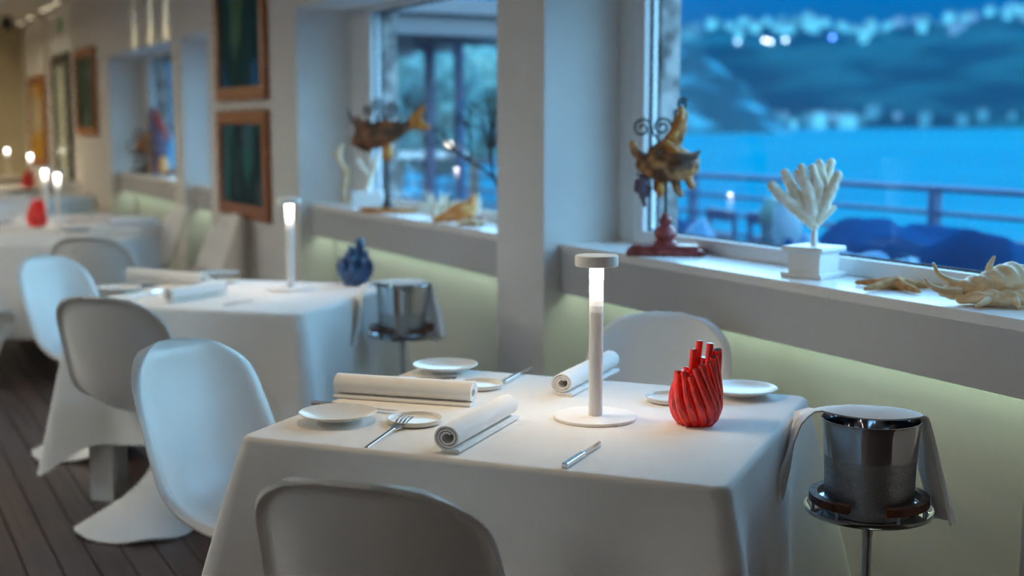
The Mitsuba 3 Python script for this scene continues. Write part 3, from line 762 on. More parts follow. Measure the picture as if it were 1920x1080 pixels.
def ice_bucket(cx, cy, tray_z, rot, s, seed, words, towel=(0.235, 0.215)):
    xf = T4().translate([cx, cy, tray_z]) @ T4().rotate([0, 0, 1], rot) @ T4().scale(s)
    k = thing('bucket_stand', f'chrome pole stand with round tray, {words}', 'stand')
    part(k, 'tray', lathe(tray_prof, 96), 'mat_chrome', 40, xf=xf)
    z1 = -tray_z / s
    part(k, 'pole', lathe([(0, -.012), (.020, -.012), (.013, -.03), (.0125, -.060), (.011, -.062), (.011, z1 + .02), (0, z1 + .02)], 40), 'mat_chrome', 40, xf=xf)
    part(k, 'foot', lathe([(0, z1), (.14, z1), (.14, z1 + .008), (.05, z1 + .018), (.011, z1 + .03), (0, z1 + .03)], 72), 'mat_chrome', 40, xf=xf)
    for a0, a1 in ((128, 252), (-72, 52)):
        part(k, 'wooden_arc', arc_block(.117, .136, a0, a1, .024, .042), 'mat_wood_dark', 30, label='dark wooden arc around the tray', xf=xf)
        for a in (a0 + 14, (a0 + a1) / 2, a1 - 14):
            c, s_ = math.cos(math.radians(a)), math.sin(math.radians(a))
            m = cyl(.004, .024, 0.0, 14); m.apply_translation((.1265 * c, .1265 * s_, 0)); part(k, 'post', m, 'mat_chrome', 30, xf=xf)
    whole('ice_bucket', lathe(bucket_prof, 120), 'mat_bucket', f'steel wine bucket, {words}', 'wine bucket', smooth=35, xf=T4().translate([cx, cy, tray_z + 0.001]) @ T4().rotate([0, 0, 1], rot) @ T4().scale(s))
    whole('towel', towel_mesh(0, towel[0], towel[1], seed), 'mat_towel', f'white towel over the wine bucket {words}', 'towel', smooth=50, xf=T4().translate([cx, cy, tray_z + 0.001]) @ T4().rotate([0, 0, 1], rot) @ T4().scale(s))


ice_bucket(1.930, 2.055, 0.573, -44.0, 0.93, 1, 'at the right of the nearest table')
ice_bucket(1.868, 4.53, 0.603, -24.0, 0.90, 4, 'beside the second table')
ice_bucket(1.99, 12.85, 0.50, -20.0, 1.0, 6, 'far back below the small window')

# ------------------------------------------------------------------ pictures on the wall
def picture(y0, y1, z0, z1, fw, art, label, dep=0.035):
    k = thing('framed_picture', label, 'picture')
    x1 = X_WALL
    fr = [rbox(x1 - dep, x1 - 0.001, y0, y0 + fw, z0, z1, 0.004), rbox(x1 - dep, x1 - 0.001, y1 - fw, y1, z0, z1, 0.004), rbox(x1 - dep, x1 - 0.001, y0 + fw - .004, y1 - fw + .004, z0, z0 + fw, 0.004), rbox(x1 - dep, x1 - 0.001, y0 + fw - .004, y1 - fw + .004, z1 - fw, z1, 0.004)]
    part(k, 'frame', cat(fr), 'mat_orange_wood', 30, label='orange brown wooden frame')
    part(k, 'canvas', box(x1 - dep * 0.6, x1 - 0.001, y0 + fw - .003, y1 - fw + .003, z0 + fw - .003, z1 - fw + .003), art, False, label='painted canvas')


def art(name, fn):
    prin(name, mikit.proc(fn), 0.8, spec=0.12)


art('mat_art_blue', lambda p, n, uv: W_.mix(W_.mix((0.008, 0.045, 0.050), (0.008, 0.11, 0.30), W_.smoothstep(0.40, 0.62, W_.fbm(p.y * 5.0, p.z * 2.0, 3.0))), (0.10, 0.20, 0.12), 0.7 * W_.smoothstep(0.60, 0.74, W_.fbm(p.y * 7.0, p.z * 3.0, 9.0))))
art('mat_art_teal', lambda p, n, uv: W_.mix(W_.mix((0.012, 0.036, 0.045), (0.020, 0.13, 0.13), W_.smoothstep(0.45, 0.66, W_.fbm(p.y * 4.0, p.z * 2.5, 21.0))), (0.07, 0.11, 0.17), 0.7 * W_.smoothstep(0.58, 0.70, W_.fbm(p.y * 8.0, p.z * 3.0, 5.0))))
art('mat_art_dark', lambda p, n, uv: W_.mix((0.012, 0.022, 0.010), (0.05, 0.10, 0.09), W_.smoothstep(0.42, 0.66, W_.fbm(p.y * 5.0, p.z * 3.0, 2.0))))
art('mat_art_yellow', lambda p, n, uv: W_.mix((0.45, 0.40, 0.28), (0.40, 0.21, 0.02), W_.smoothstep(0.40, 0.55, W_.fbm(p.y * 3.0, p.z * 2.0, 4.0))))
picture(7.557, 8.682, 1.558, 2.42, 0.085, 'mat_art_blue', 'blue and green painting in an orange wood frame, upper of the two between the windows')
picture(7.557, 8.682, 0.818, 1.494, 0.085, 'mat_art_teal', 'dark teal painting in an orange wood frame, lower of the two between the windows')
picture(13.344, 14.509, 1.30, 2.18, 0.085, 'mat_art_dark', 'dark painting in an orange wood frame beyond the far window')
picture(16.942, 18.411, 0.88, 2.02, 0.10, 'mat_art_yellow', 'yellow painting in an orange wood frame near the far end of the room')

# ------------------------------------------------------------------ far end: door, sign, camera, unit at the ceiling
k = thing('door_1', 'glass side door in a dark frame near the end of the wall', kind='structure')
part(k, 'frame', cat([rbox(2.24, 2.282, 15.95, 16.10, 0, 2.2), rbox(2.24, 2.282, 14.98, 15.10, 0, 2.2), rbox(2.24, 2.282, 14.98, 16.10, 2.08, 2.2)]), 'mat_black', 20)
part(k, 'leaf', box(2.255, 2.275, 15.10, 15.95, 0.01, 2.08), 'mat_green_glass', False, label='greenish glass leaf')
k = thing('exit_sign', 'small green sign high on the wall near the far end', 'sign')
part(k, 'panel', rbox(2.258, 2.281, 15.33, 15.60, 2.46, 2.60), 'mat_green_sign', 20)
part(k, 'casing', rbox(2.262, 2.283, 15.31, 15.62, 2.44, 2.62), 'mat_lamp_white', 20)
k = thing('security_camera', 'small black dome camera under the ceiling at the far end', 'camera')
part(k, 'mount', cyl(.05, .06, 0, 32), 'mat_black', 30, xf=TX(1.93, 17.5, 2.69))
part(k, 'dome', trimesh.creation.icosphere(3, .075), 'mat_black', True, xf=TX(1.93, 17.5, 2.66))
k = thing('ceiling_unit', 'pale box shaped unit hanging from the ceiling at the top left', 'ceiling unit')
part(k, 'housing', rbox(-0.3, 1.33, 11.2, 12.3, 2.46, 2.745, 0.02), 'mat_plinth_white', 30)
part(k, 'grille', cat([rbox(-0.2, 1.23, 11.3 + 0.08 * i, 11.34 + 0.08 * i, 2.452, 2.464, 0.002) for i in range(12)]), 'mat_lamp_white', 20)

# ------------------------------------------------------------------ on the sills
ZS = Z_SILL + 0.0005
def spiral(cx, cz, r0, turns, start, hand=1, y=0.0, n=40):
    t = np.linspace(0, 1, n)
    a = start + hand * turns * 2 * np.pi * t
    r = r0 * (1 - 0.82 * t)
    return np.c_[cx + r * np.cos(a), np.full(n, y), cz + r * np.sin(a)]


# creature sculpture by the near window. Local frame: x along its length, z up
k = thing('creature_sculpture', 'gold brown creature sculpture with iron scrolls on a red plinth', 'sculpture')
xf = T4().translate([2.462, 3.634, ZS]) @ T4().rotate([0, 0, 1], -35)
part(k, 'plinth', cat([rbox(-.128, .128, -.062, .062, 0, .020, .004), rbox(-.112, .112, -.050, .050, .018, .034, .004), *[rbox(-.12 + .03 * i, -.103 + .03 * i, -.066, -.058, .003, .017, .003) for i in range(9)]]), 'mat_red_stone', 30, xf=xf, label='dark red stepped plinth')
part(k, 'turned_base', lathe([(0, .033), (.040, .033), (.041, .043), (.030, .050), (.037, .066), (.038, .078), (.028, .094), (.017, .100), (.022, .110), (.023, .120), (.014, .128), (.013, .140), (0, .142)], 40), 'mat_red_stone', 40, xf=xf, label='dark red turned base')
part(k, 'rod', cyl(.0052, .16, .138, 16), 'mat_iron', 30, xf=xf)
body = chains([[(-.075, 0, .31, .030), (-.03, 0, .30, .050), (.03, 0, .295, .052), (.075, 0, .30, .036), (.095, .01, .315, .020)], [(-.03, 0, .34, .034), (.01, .01, .36, .036), (.03, .005, .40, .030), (.045, 0, .45, .024), (.055, 0, .475, .014)],
               [(.03, -.01, .34, .030), (.062, -.012, .335, .022)], [(-.075, 0, .32, .022), (-.10, 0, .345, .017), (-.112, 0, .372, .013)], [(-.02, 0, .26, .024), (-.03, 0, .225, .014)], [(.03, 0, .26, .022), (.04, 0, .22, .014), (.05, 0, .205, .010)], [(.07, 0, .27, .018), (.085, 0, .23, .012)]], 0.008, 6)
part(k, 'body', rough(body, 0.007, 38, 4), 'mat_gold_brown', 50, xf=xf)
part(k, 'crest', rough(chains([[(.02, -.02, .40, .018), (.045, -.015, .455, .016), (.05, -.01, .495, .007)], [(.03, -.03, .35, .012), (.0, -.03, .38, .012)]], 0.006, 4), .003, 60, 2), 'mat_amber', 50, xf=xf, label='amber crest')
part(k, 'wing', rough(chains([[(.0, -.045, .33, .010), (.05, -.05, .325, .020), (.095, -.045, .335, .012), (.11, -.04, .35, .005)]], 0.006, 5), .003, 55, 6), 'mat_fish_brown', 50, xf=xf, label='dark brown wing')
part(k, 'drop', chains([[(-.018, -.02, .235, .012), (-.018, -.02, .215, .014), (-.02, -.02, .20, .008)]], 0.005, 3), 'mat_amber', 50, xf=xf, label='yellow drop')
for pts, r in ((spiral(-.082, .425, .034, 1.6, -0.3), .0042), (spiral(-.015, .430, .032, 1.6, -0.2), .0042), (spiral(.052, .505, .020, 1.4, 0.5), .005), (spiral(.035, .478, .018, 1.3, 1.5, -1), .0045)):
    part(k, 'scroll', tube(pts, r, 8), 'mat_iron', 40, xf=xf, label='black iron scroll')
part(k, 'scroll', tube([(-.05, 0, .415), (-.03, 0, .39), (-.01, 0, .37), (.01, 0, .36)], .004, 8, 16), 'mat_iron', 40, xf=xf, label='black iron stem')
part(k, 'hanging_ornament', cat([rough(chains([[(-.075, 0, .26, .016), (-.08, 0, .225, .018), (-.075, 0, .19, .010), (-.07, 0, .165, .006)], [(-.095, 0, .245, .010), (-.098, 0, .22, .010)], [(-.055, 0, .225, .010), (-.06, 0, .20, .008)]], .005, 3), .004, 80, 9), *[tube(spiral(-.09 + .03 * i, .272, .012, 1.0, 0), .003, 6) for i in range(2)]]), 'mat_purple', 50, xf=xf, label='dark hanging ornament')

# white coral on a white plinth
k = thing('coral_ornament', 'white fan of coral fingers on a square white plinth', 'coral ornament')
xf = T4().translate([2.485, 2.905, ZS]) @ T4().rotate([0, 0, 1], -27)
xs = T4().translate([2.485, 2.905, ZS]) @ T4().rotate([0, 0, 1], -3)
part(k, 'plinth', cat([rbox(-.068, .068, -.068, .068, 0, .014, .003), rbox(-.052, .052, -.052, .052, .012, .076, .002), rbox(-.068, .068, -.068, .068, .074, .090, .006)]), 'mat_plinth_white', 25, xf=T4().translate([2.485, 2.905, ZS]) @ T4().rotate([0, 0, 1], 17.5))
part(k, 'stem', lathe([(0, .088), (.014, .088), (.0095, .094), (.0085, .15), (0, .15)], 24), 'mat_plinth_white', 40, xf=xf)
fing = [[(0, 0, .148, .016), (-.02, 0, .175, .026), (-.055, 0, .205, .022), (-.090, 0, .235, .018), (-.112, 0, .262, .017)],
        [(-.03, .004, .19, .026), (-.048, .006, .235, .020), (-.070, .008, .280, .017), (-.078, .008, .300, .014)],
        [(-.012, -.004, .19, .028), (-.022, -.006, .25, .022), (-.036, -.008, .300, .016), (-.040, -.008, .318, .012)],
        [(-.022, -.006, .25, .018), (-.052, -.004, .300, .010)],
        [(.008, 0, .185, .026), (.008, -.004, .25, .020), (-.006, -.012, .29, .015), (-.014, -.014, .315, .013)],
        [(.012, .004, .21, .022), (.020, .006, .27, .019), (.012, .004, .312, .017), (.008, .002, .328, .013)],
        [(.020, .01, .25, .018), (.036, .014, .30, .015), (.042, .016, .328, .015)],
        [(.018, -.008, .20, .022), (.036, -.014, .25, .018), (.050, -.018, .295, .015)],
        [(.008, 0, .165, .020), (.036, -.006, .190, .013), (.045, -.008, .200, .008)]]
fing = [[(x * 1.12, y * 1.3, z, r * 0.88) for x, y, z, r in c] for c in fing]
part(k, 'coral', rough(chains(fing, 0.007, 6), 0.0028, 70, 1), 'mat_coral_white', 50, xf=xf, label='cream coral fan')

# starfish
arms = [[(0, 0, .014, .016), (.045 * math.cos(a), .045 * math.sin(a), .011, .011), (.115 * math.cos(a + .08), .115 * math.sin(a + .08), .006, .0055)] for a in np.arange(5) * 2 * np.pi / 5 + 0.4]
m = chains(arms, 0.006, 5); m.vertices[:, 2] *= 1.1; m.apply_translation((0, 0, -m.bounds[0][2]))
whole('starfish', rough(m, .0022, 120, 3), 'mat_starfish', 'tan dried starfish lying on the near window sill', 'starfish', smooth=50, xf=T4().translate([2.49, 2.575, ZS]) @ T4().rotate([0, 0, 1], 12))

# spider conch
k = thing('conch_shell', 'large cream spider conch shell with curved spines at the right end of the near sill', 'shell')
xf = T4().translate([2.485, 2.231, ZS]) @ T4().rotate([0, 0, 1], -40)
bd = chains([[(-.125, 0, .030, .012), (-.075, 0, .036, .028), (-.02, .0, .044, .040), (.03, .01, .058, .050), (.075, .01, .048, .036), (.11, .005, .038, .016)], [(-.09, -.03, .020, .012), (-.02, -.05, .026, .020), (.05, -.05, .028, .020)], [(.03, .012, .085, .022), (.05, .012, .088, .016)]], 0.007, 9)
v = bd.vertices
v[:, 2] += 0.0035 * np.sin((v[:, 0] * 1.0 + v[:, 1] * 0.8) * 190) * np.clip(v[:, 2] / 0.05, 0, 1)
bd.apply_translation((0, 0, -bd.bounds[0][2] + .001))
part(k, 'body', rough(bd, .003, 45, 3), 'mat_conch', 60, xf=xf)
for pts, rs in (([(-.06, .0, .045), (-.10, .0, .052), (-.135, .0, .070), (-.152, .0, .100)], (.016, .011, .007, .003)), ([(-.085, -.02, .030), (-.13, -.025, .034), (-.160, -.028, .048), (-.172, -.03, .066)], (.014, .010, .006, .0025)),
                ([(-.02, .01, .07), (-.018, .012, .095), (-.008, .012, .118)], (.012, .008, .0035)), ([(.03, -.05, .03), (.035, -.075, .018), (.04, -.085, .004)], (.011, .008, .004)),
                ([(.06, -.05, .028), (.068, -.072, .017), (.074, -.082, .004)], (.010, .008, .004)), ([(.08, -.03, .03), (.10, -.055, .02), (.112, -.068, .006)], (.010, .008, .004)), ([(-.02, -.05, .025), (-.04, -.08, .015), (-.06, -.095, .008)], (.011, .008, .003))):
    part(k, 'spine', tube(pts, rs, 10, 16), 'mat_conch', 50, xf=xf)

# fish sculpture by the second window
k = thing('fish_sculpture', 'brown fish sculpture with iron scrolls on a pole, on the second window sill', 'sculpture')
xf = T4().translate([2.435, 6.077, ZS]) @ T4().rotate([0, 0, 1], -48)
part(k, 'base', rough(cat([lathe([(0, 0), (.155, 0), (.160, .010), (.150, .022), (0, .024)], 48)]), .002, 40, 1).apply_scale([1, .42, 1]), 'mat_amber', 40, xf=xf, label='oval brown base')
part(k, 'pole', lathe([(0, .022), (.032, .022), (.020, .05), (.012, .085), (.009, .12), (.009, .28), (0, .28)], 24), 'mat_iron', 40, xf=xf)
fb = chains([[(-.175, 0, .36, .026), (-.13, 0, .37, .052), (-.07, 0, .385, .068), (.0, 0, .40, .062), (.07, 0, .415, .040), (.12, 0, .435, .022)], [(-.15, 0, .40, .030), (-.155, 0, .45, .022), (-.165, 0, .475, .010)], [(-.12, 0, .41, .034), (-.105, 0, .45, .020)],
             [(-.16, 0, .345, .020), (-.13, 0, .325, .022), (-.10, 0, .315, .014)]], 0.010, 6)
fb.vertices[:, 1] *= 0.62
part(k, 'body', rough(fb, .007, 30, 8), 'mat_fish_brown', 50, xf=xf)
tf = chains([[(.11, 0, .43, .018), (.165, 0, .480, .026), (.200, 0, .525, .012)], [(.11, 0, .43, .018), (.17, 0, .440, .026), (.222, 0, .425, .016)], [(.165, 0, .475, .016), (.19, 0, .45, .014)]], 0.008, 4); tf.vertices[:, 1] *= 0.5
part(k, 'tail', tf, 'mat_amber', 50, xf=xf, label='amber tail')
part(k, 'belly_drop', chains([[(.0, 0, .35, .016), (.0, 0, .32, .030), (.0, 0, .285, .030), (.0, 0, .265, .016)]], .008, 3), 'mat_amber', 50, xf=xf, label='amber drop below the belly')
part(k, 'fin', tube([(.055, 0, .44), (.075, 0, .475), (.09, 0, .50)], (.010, .008, .003), 8, 10), 'mat_fish_brown', 40, xf=xf)
for c in (spiral(-.055, .535, .036, 1.6, -1.2), spiral(.030, .515, .040, 1.7, -2.2), spiral(-.11, .505, .030, 1.5, -0.8), spiral(-.03, .475, .030, 1.2, 0.5, -1)):
    part(k, 'scroll', tube(c, .0058, 8), 'mat_iron', 40, xf=xf, label='black iron scroll')
part(k, 'whisker', tube([(-.165, 0, .43), (-.20, 0, .47), (-.215, 0, .51)], (.012, .010, .004), 8, 10), 'mat_iron', 40, xf=xf)

k = thing('pale_coral_stand', 'white branch of coral on a white block, left behind the fish sculpture', 'coral ornament')
xf = T4().translate([2.50, 6.533, ZS]) @ T4().rotate([0, 0, 1], -24)
part(k, 'block', rbox(-.085, .085, -.055, .055, 0, .085, .006), 'mat_plinth_white', 30, xf=xf)
part(k, 'branch', rough(chains([[(0, 0, .08, .018), (.015, 0, .15, .018), (.045, 0, .22, .016), (.06, 0, .27, .012)], [(.02, 0, .16, .014), (-.03, 0, .22, .012), (-.05, 0, .255, .009)], [(.04, 0, .21, .012), (.02, 0, .26, .009)]], .008, 4), .003, 60, 3), 'mat_coral_white', 50, xf=xf)
whole('driftwood_branch', rough(chains([[(0, 0, .008, .010), (-.01, 0, .07, .009), (.0, 0, .14, .010), (.01, 0, .19, .012)], [(.005, 0, .17, .012), (-.03, 0, .24, .012), (-.04, 0, .29, .016), (-.02, 0, .32, .010)], [(-.035, 0, .27, .014), (-.07, 0, .275, .008)]], .008, 4), .003, 60, 7), 'mat_conch',
      'tan twisted driftwood piece standing left of the white coral block', 'driftwood', smooth=50, xf=T4().translate([2.47, 6.776, ZS]) @ T4().rotate([0, 0, 1], -24))

k = thing('spiny_coral', 'pale spiky star shaped coral on the second sill, right of the fish base', 'coral ornament')
xf = T4().translate([2.43, 5.459, ZS + 0.028])
part(k, 'core', rough(trimesh.creation.icosphere(3, .030), .006, 60, 2), 'mat_coral_white', True, xf=xf)
rr = np.random.default_rng(11)
for i in range(26):
    d = rr.normal(size=3); d[2] = abs(d[2]) * 0.9 + (0.0 if i % 3 else 0.1); d /= np.linalg.norm(d)
    L = 0.095 + 0.045 * rr.random()
    part(k, 'spike', tube([d * .02, d * L * .6, d * L], (.010, .0075, .002), 7), 'mat_coral_white', 40, xf=xf)
k = thing('orange_shell', 'orange conch shell with pointed spire on the second sill, beside the spiky coral', 'shell')
xf = T4().translate([2.44, 5.236, ZS + 0.02]) @ T4().rotate([0, 0, 1], -26)
part(k, 'body', rough(chains([[(-.11, 0, -.008, .010), (-.05, 0, .012, .028), (.01, 0, .035, .045), (.05, 0, .055, .032), (.065, 0, .10, .010)], [(.0, -.02, .01, .026), (.05, -.02, .012, .024)]], .007, 6), .003, 40, 5), 'mat_shell_orange', 55, xf=xf)
part(k, 'lip', rough(chains([[(.045, -.035, -.006, .014), (.075, -.035, -.004, .014), (.095, -.03, .004, .010)]], .006, 3), .002, 50, 4), 'mat_shell_red', 50, xf=xf, label='dark red lip')
part(k, 'spire', tube([(.070, .01, .02), (.085, .01, .07), (.082, .01, .115)], (.020, .014, .004), 10, 12), 'mat_coral_white', 40, xf=xf, label='white spire')
whole('flat_shell', rough(chains([[(-.04, 0, .012, .012), (.02, 0, .016, .016), (.07, 0, .012, .011)], [(.02, .03, .012, .012), (.03, -.03, .011, .011)]], .007, 5), .002, 50, 6), 'mat_conch', 'low tan shell at the right end of the second sill, next to the wall pier', 'shell', smooth=50, xf=TX(2.42, 5.10, ZS, -20))


def branch_tree(p, d, L, r, depth, rr, out):
    q = p + d * L
    out.append(tube([p, (p + q) / 2 + rr.normal(size=3) * L * .06, q], (r, r * .85, r * .7), 7, 6))
    if depth:
        for _ in range(2 + (depth > 2)):
            nd = d + rr.normal(size=3) * np.array([.5, .12, .4]); nd[2] = abs(nd[2]) * .9 + .1; nd /= np.linalg.norm(nd)
            branch_tree(q, nd, L * .72, r * .68, depth - 1, rr, out)


rr = np.random.default_rng(4); out = []
branch_tree(np.array([.06, 0, .0]), np.array([-.40, 0, .92]), .17, .0095, 5, rr, out)
m = cat(out); m.vertices[:, 2] -= m.vertices[:, 2].min()
k = thing('sea_fan', 'dark branching sea fan at the right of the second window, half behind the wall pier', 'coral ornament')
part(k, 'branches', m, 'mat_branch', 40, xf=T4().translate([2.50, 4.99, ZS + .05]) @ T4().rotate([0, 0, 1], -26))
part(k, 'block', rbox(.02, .11, -.04, .04, 0, .06, .004), 'mat_plinth_white', 25, xf=T4().translate([2.50, 4.99, ZS]) @ T4().rotate([0, 0, 1], -26))

# small figures on the far sill
k = thing('robed_figure', 'small purple robed figure with a red hood on the far window sill', 'figurine')
xf = TX(2.49, 11.570, ZS, -20)
part(k, 'robe', rough(chains([[(0, 0, .03, .085), (0, 0, .16, .075), (.0, 0, .30, .085), (.0, 0, .40, .05)]], .015, 5), .006, 16, 1), 'mat_purple', 50, xf=xf)
part(k, 'hood', rough(chains([[(.05, -.01, .33, .05), (.0, -.01, .47, .045), (-.04, 0, .56, .022)]], .012, 4), .004, 20, 2), 'mat_figure_red', 50, xf=xf, label='red hood')
part(k, 'face', rough(chains([[(-.05, .0, .40, .045), (-.055, 0, .54, .03), (-.05, 0, .58, .016)]], .012, 4), .004, 20, 3), 'mat_purple', 50, xf=xf)
part(k, 'pedestal', rough(chains([[(.03, -.05, .05, .05), (.03, -.05, .13, .045)]], .012, 3), .003, 20, 3), 'mat_shell_orange', 50, xf=xf, label='orange foot')
k = thing('gold_shell_stand', 'golden shell piece on a small dark stand on the far window sill', 'sculpture')
xf = TX(2.46, 12.077, ZS, -62)
part(k, 'stand', lathe([(0, 0), (.075, 0), (.07, .02), (.03, .05), (.014, .08), (.012, .18), (0, .18)], 32), 'mat_iron', 40, xf=xf)
part(k, 'shell', rough(chains([[(-.06, 0, .22, .05), (.02, 0, .27, .07), (.09, 0, .33, .05), (.15, 0, .38, .025)], [(.06, 0, .27, .05), (.09, 0, .16, .03), (.08, 0, .06, .025), (.08, 0, .02, .03)]], .012, 5), .008, 24, 4), 'mat_gold_brown', 50, xf=xf, label='golden shell')
k = thing('wire_sculpture', 'dark wire scroll sculpture at the left of the far window sill', 'sculpture')
xf = TX(2.46, 12.482, ZS, -20)
part(k, 'foot', cyl(.05, .02, 0, 32), 'mat_iron', 30, xf=xf)
part(k, 'wire', cat([tube(spiral(0, .22, .11, 1.5, -1.57), .008, 8), tube(spiral(.03, .34, .07, 1.4, -1.5), .007, 8), tube([(0, 0, .02), (0, 0, .12)], .009, 8)]), 'mat_iron', 40, xf=xf)

# ------------------------------------------------------------------ outside: terrace, railing, pergola, sea, hills, town
whole('terrace_deck', box(2.77, 6.6, -6, 24, -0.3, -0.05), 'mat_terrace', 'dark terrace floor outside the windows', kind='structure', smooth=False)
k = thing('terrace_railing', 'dark steel railing along the terrace edge, in front of the sea', 'railing')
for y_ in (0.8, 3.45, 6.1, 8.75, 11.4, 14.05, 16.7):
    part(k, 'post', rbox(6.165, 6.235, y_ - 0.028, y_ + 0.028, -0.05, 1.02, 0.004), 'mat_rail_steel', 20)
for z_, r_ in ((1.0, .022), (0.845, .016), (0.70, .016), (0.55, .016), (0.40, .016), (0.25, .016)):
    part(k, 'rail', tube([(6.2, -2.0, z_), (6.2, 8.0, z_), (6.2, 17.5, z_)], r_, 10), 'mat_rail_steel', 40)


def tarp(x, y, w, d, h, rot, seed, m_, label):
    """A covered heap of terrace furniture: a lumpy draped cover."""
    n = 28
    u = np.linspace(-1, 1, n)
    X, Y = np.meshgrid(u, u, indexing='ij')
    R = np.maximum(np.abs(X), np.abs(Y))
    Z = h * np.clip((1.0 - R) / 0.28, 0, 1) ** 0.5
    Z = Z * (0.82 + 0.36 * (meshkit.fbm(np.stack([X * 2 + seed, Y * 2, X * 0], -1), 3, seed) - .3))
    P = np.stack([X * w / 2, Y * d / 2, Z], -1)
    v = P.reshape(-1, 3)
    whole('covered_table', trimesh.Trimesh(v, grid_faces(n, n), process=False), m_, label, 'covered furniture', smooth=True, xf=TX(x, y, -0.05, rot))


tarp(5.1, 4.85, 1.5, 2.0, 0.99, 4, 1, 'mat_tarp', 'dark blue covered terrace furniture in front of the middle railing post')
tarp(5.1, 2.7, 1.6, 2.0, 0.97, -5, 2, 'mat_tarp', 'dark blue covered terrace furniture at the right edge of the near window')
tarp(5.3, 8.25, 1.0, 0.9, 0.84, 8, 3, 'mat_tarp', 'dark blue covered terrace furniture behind the creature sculpture')
tarp(3.75, 4.3, 0.6, 0.9, 0.98, 10, 4, 'mat_tarp_light', 'light blue covered low table outside, right of the coral plinth')
tarp(3.9, 5.6, 0.5, 0.8, 0.93, 10, 5, 'mat_tarp_light', 'light blue covered low table outside, left of the coral plinth')
k = thing('grey_planter', 'grey cylindrical planter outside, left behind the white coral', 'planter')
part(k, 'pot', lathe([(0, 0), (.06, 0), (.07, .55), (.075, .80), (.085, .84), (.07, .84), (.065, .80), (0, .78)], 40), 'mat_pot_grey', 40, xf=TX(5.3, 6.6, -0.05))
part(k, 'lid', lathe([(0, .16), (.05, .15), (.085, .05), (.08, 0), (0, 0)], 40), 'mat_foliage', 40, label='dark green domed top', xf=TX(5.3, 6.6, 0.79))
whole('pale_urn', lathe([(0, 0), (.11, 0), (.10, .04), (.045, .10), (.04, .62), (.055, .68), (.09, .80), (.085, .92), (.07, .98), (.08, 1.0), (.07, 1.0), (.06, .9), (0, .9)], 40), 'mat_pot_pale', 'pale urn standing outside behind the white coral', 'urn', smooth=40, xf=TX(5.05, 6.15, -0.05))
for i, (x_, y_, r_) in enumerate(((5.6, 9.25, 10), (5.75, 7.45, -10), (5.75, 6.95, 5))):
    k = thing('terrace_chair', ['dark slim terrace chair outside, right behind the stone jamb', 'dark slim terrace chair outside, left of the grey planter', 'dark slim terrace chair outside, close to the grey planter'][i], 'chair', 'dark terrace chairs')
    xf = TX(x_, y_, -0.05, r_)
    part(k, 'seat', rbox(-.22, .22, -.22, .22, .43, .46, .008), 'mat_rail_steel', 20, xf=xf)
    part(k, 'backrest', cat([rbox(-.22, -.19, -.22, .22, .78, .86, .006), rbox(-.22, -.19, -.22, .22, .62, .68, .006)]), 'mat_rail_steel', 20, xf=xf)
    for sx, sy, h_ in ((-.2, -.2, .86), (-.2, .2, .86), (.2, -.2, .44), (.2, .2, .44)):
        part(k, 'leg', rbox(sx - .014, sx + .014, sy - .014, sy + .014, 0, h_, .003), 'mat_rail_steel', 20, xf=xf)

k = thing('pergola', 'dark roofed terrace pergola with slim posts, seen through the second window', 'pergola')
part(k, 'roof', rbox(2.9, 6.1, 10.6, 17.0, 2.38, 2.52, .01), 'mat_pergola', 20)
for i in range(6):
    part(k, 'beam', rbox(2.9, 6.1, 10.7 + 1.2 * i, 10.82 + 1.2 * i, 2.20, 2.39, .006), 'mat_pergola', 20)
for x_, y_ in ((3.05, 12.9), (4.55, 12.2), (5.45, 12.4), (5.95, 12.75), (3.1, 16.3), (4.6, 16.3), (5.95, 16.3)):
    part(k, 'post', rbox(x_ - .045, x_ + .045, y_ - .045, y_ + .045, -0.05, 2.3, .004), 'mat_rail_steel', 20)
part(k, 'handrail', cat([rbox(4.4, 6.1, 12.86, 12.94, 1.045, 1.125, .01)]), 'mat_rail_white', 20, label='white handrail')
part(k, 'low_panel', cat([rbox(4.6, 6.05, 15.9, 15.94, 0.9, 1.38, .004)]), 'mat_tarp_light', 20, label='pale blue side panel')
part(k, 'cross_bar', cat([rbox(4.5, 6.05, 16.2, 16.28, 1.50, 1.72, .004)]), 'mat_tarp_light', 20, label='pale cross bar')
k = thing('terrace_lamp', 'small warm lamp glowing on the terrace, seen through the second window', 'lamp')
q = part(k, 'bulb', trimesh.creation.icosphere(2, .035), 'mat_lamp_white', True, xf=TX(5.62, 12.3, 1.20))
scene[q]['emitter'] = {'type': 'area', 'radiance': rgb(3.2, 2.6, 1.9), 'sampling_weight': 0.02}
part(k, 'stalk', cyl(.012, 1.22, -.05, 12), 'mat_iron', 30, xf=TX(5.62, 12.3, 0))


def tree(x, y, z, h, r, seed, label):
    k = thing('tree', label, 'tree', 'trees beyond the terrace')
    rr = np.random.default_rng(seed)
    part(k, 'trunk', tube([(0, 0, 0), (rr.normal() * .1, rr.normal() * .1, h * .3), (0, 0, h * .62)], (r * .10, r * .08, r * .05), 8, 8), 'mat_trunk', 40, xf=TX(x, y, z))
    bl = []
    for i in range(16):
        d = rr.normal(size=3); d /= np.linalg.norm(d)
        c = np.array([0, 0, h * .66]) + d * np.array([r * .62, r * .62, h * .25])
        s = rough(trimesh.creation.icosphere(2, r * rr.uniform(.28, .46)), r * .12, 3.5 / r, seed * 20 + i); s.apply_translation(c); bl.append(s)
    part(k, 'crown', cat(bl), 'mat_foliage', 60, xf=TX(x, y, z))


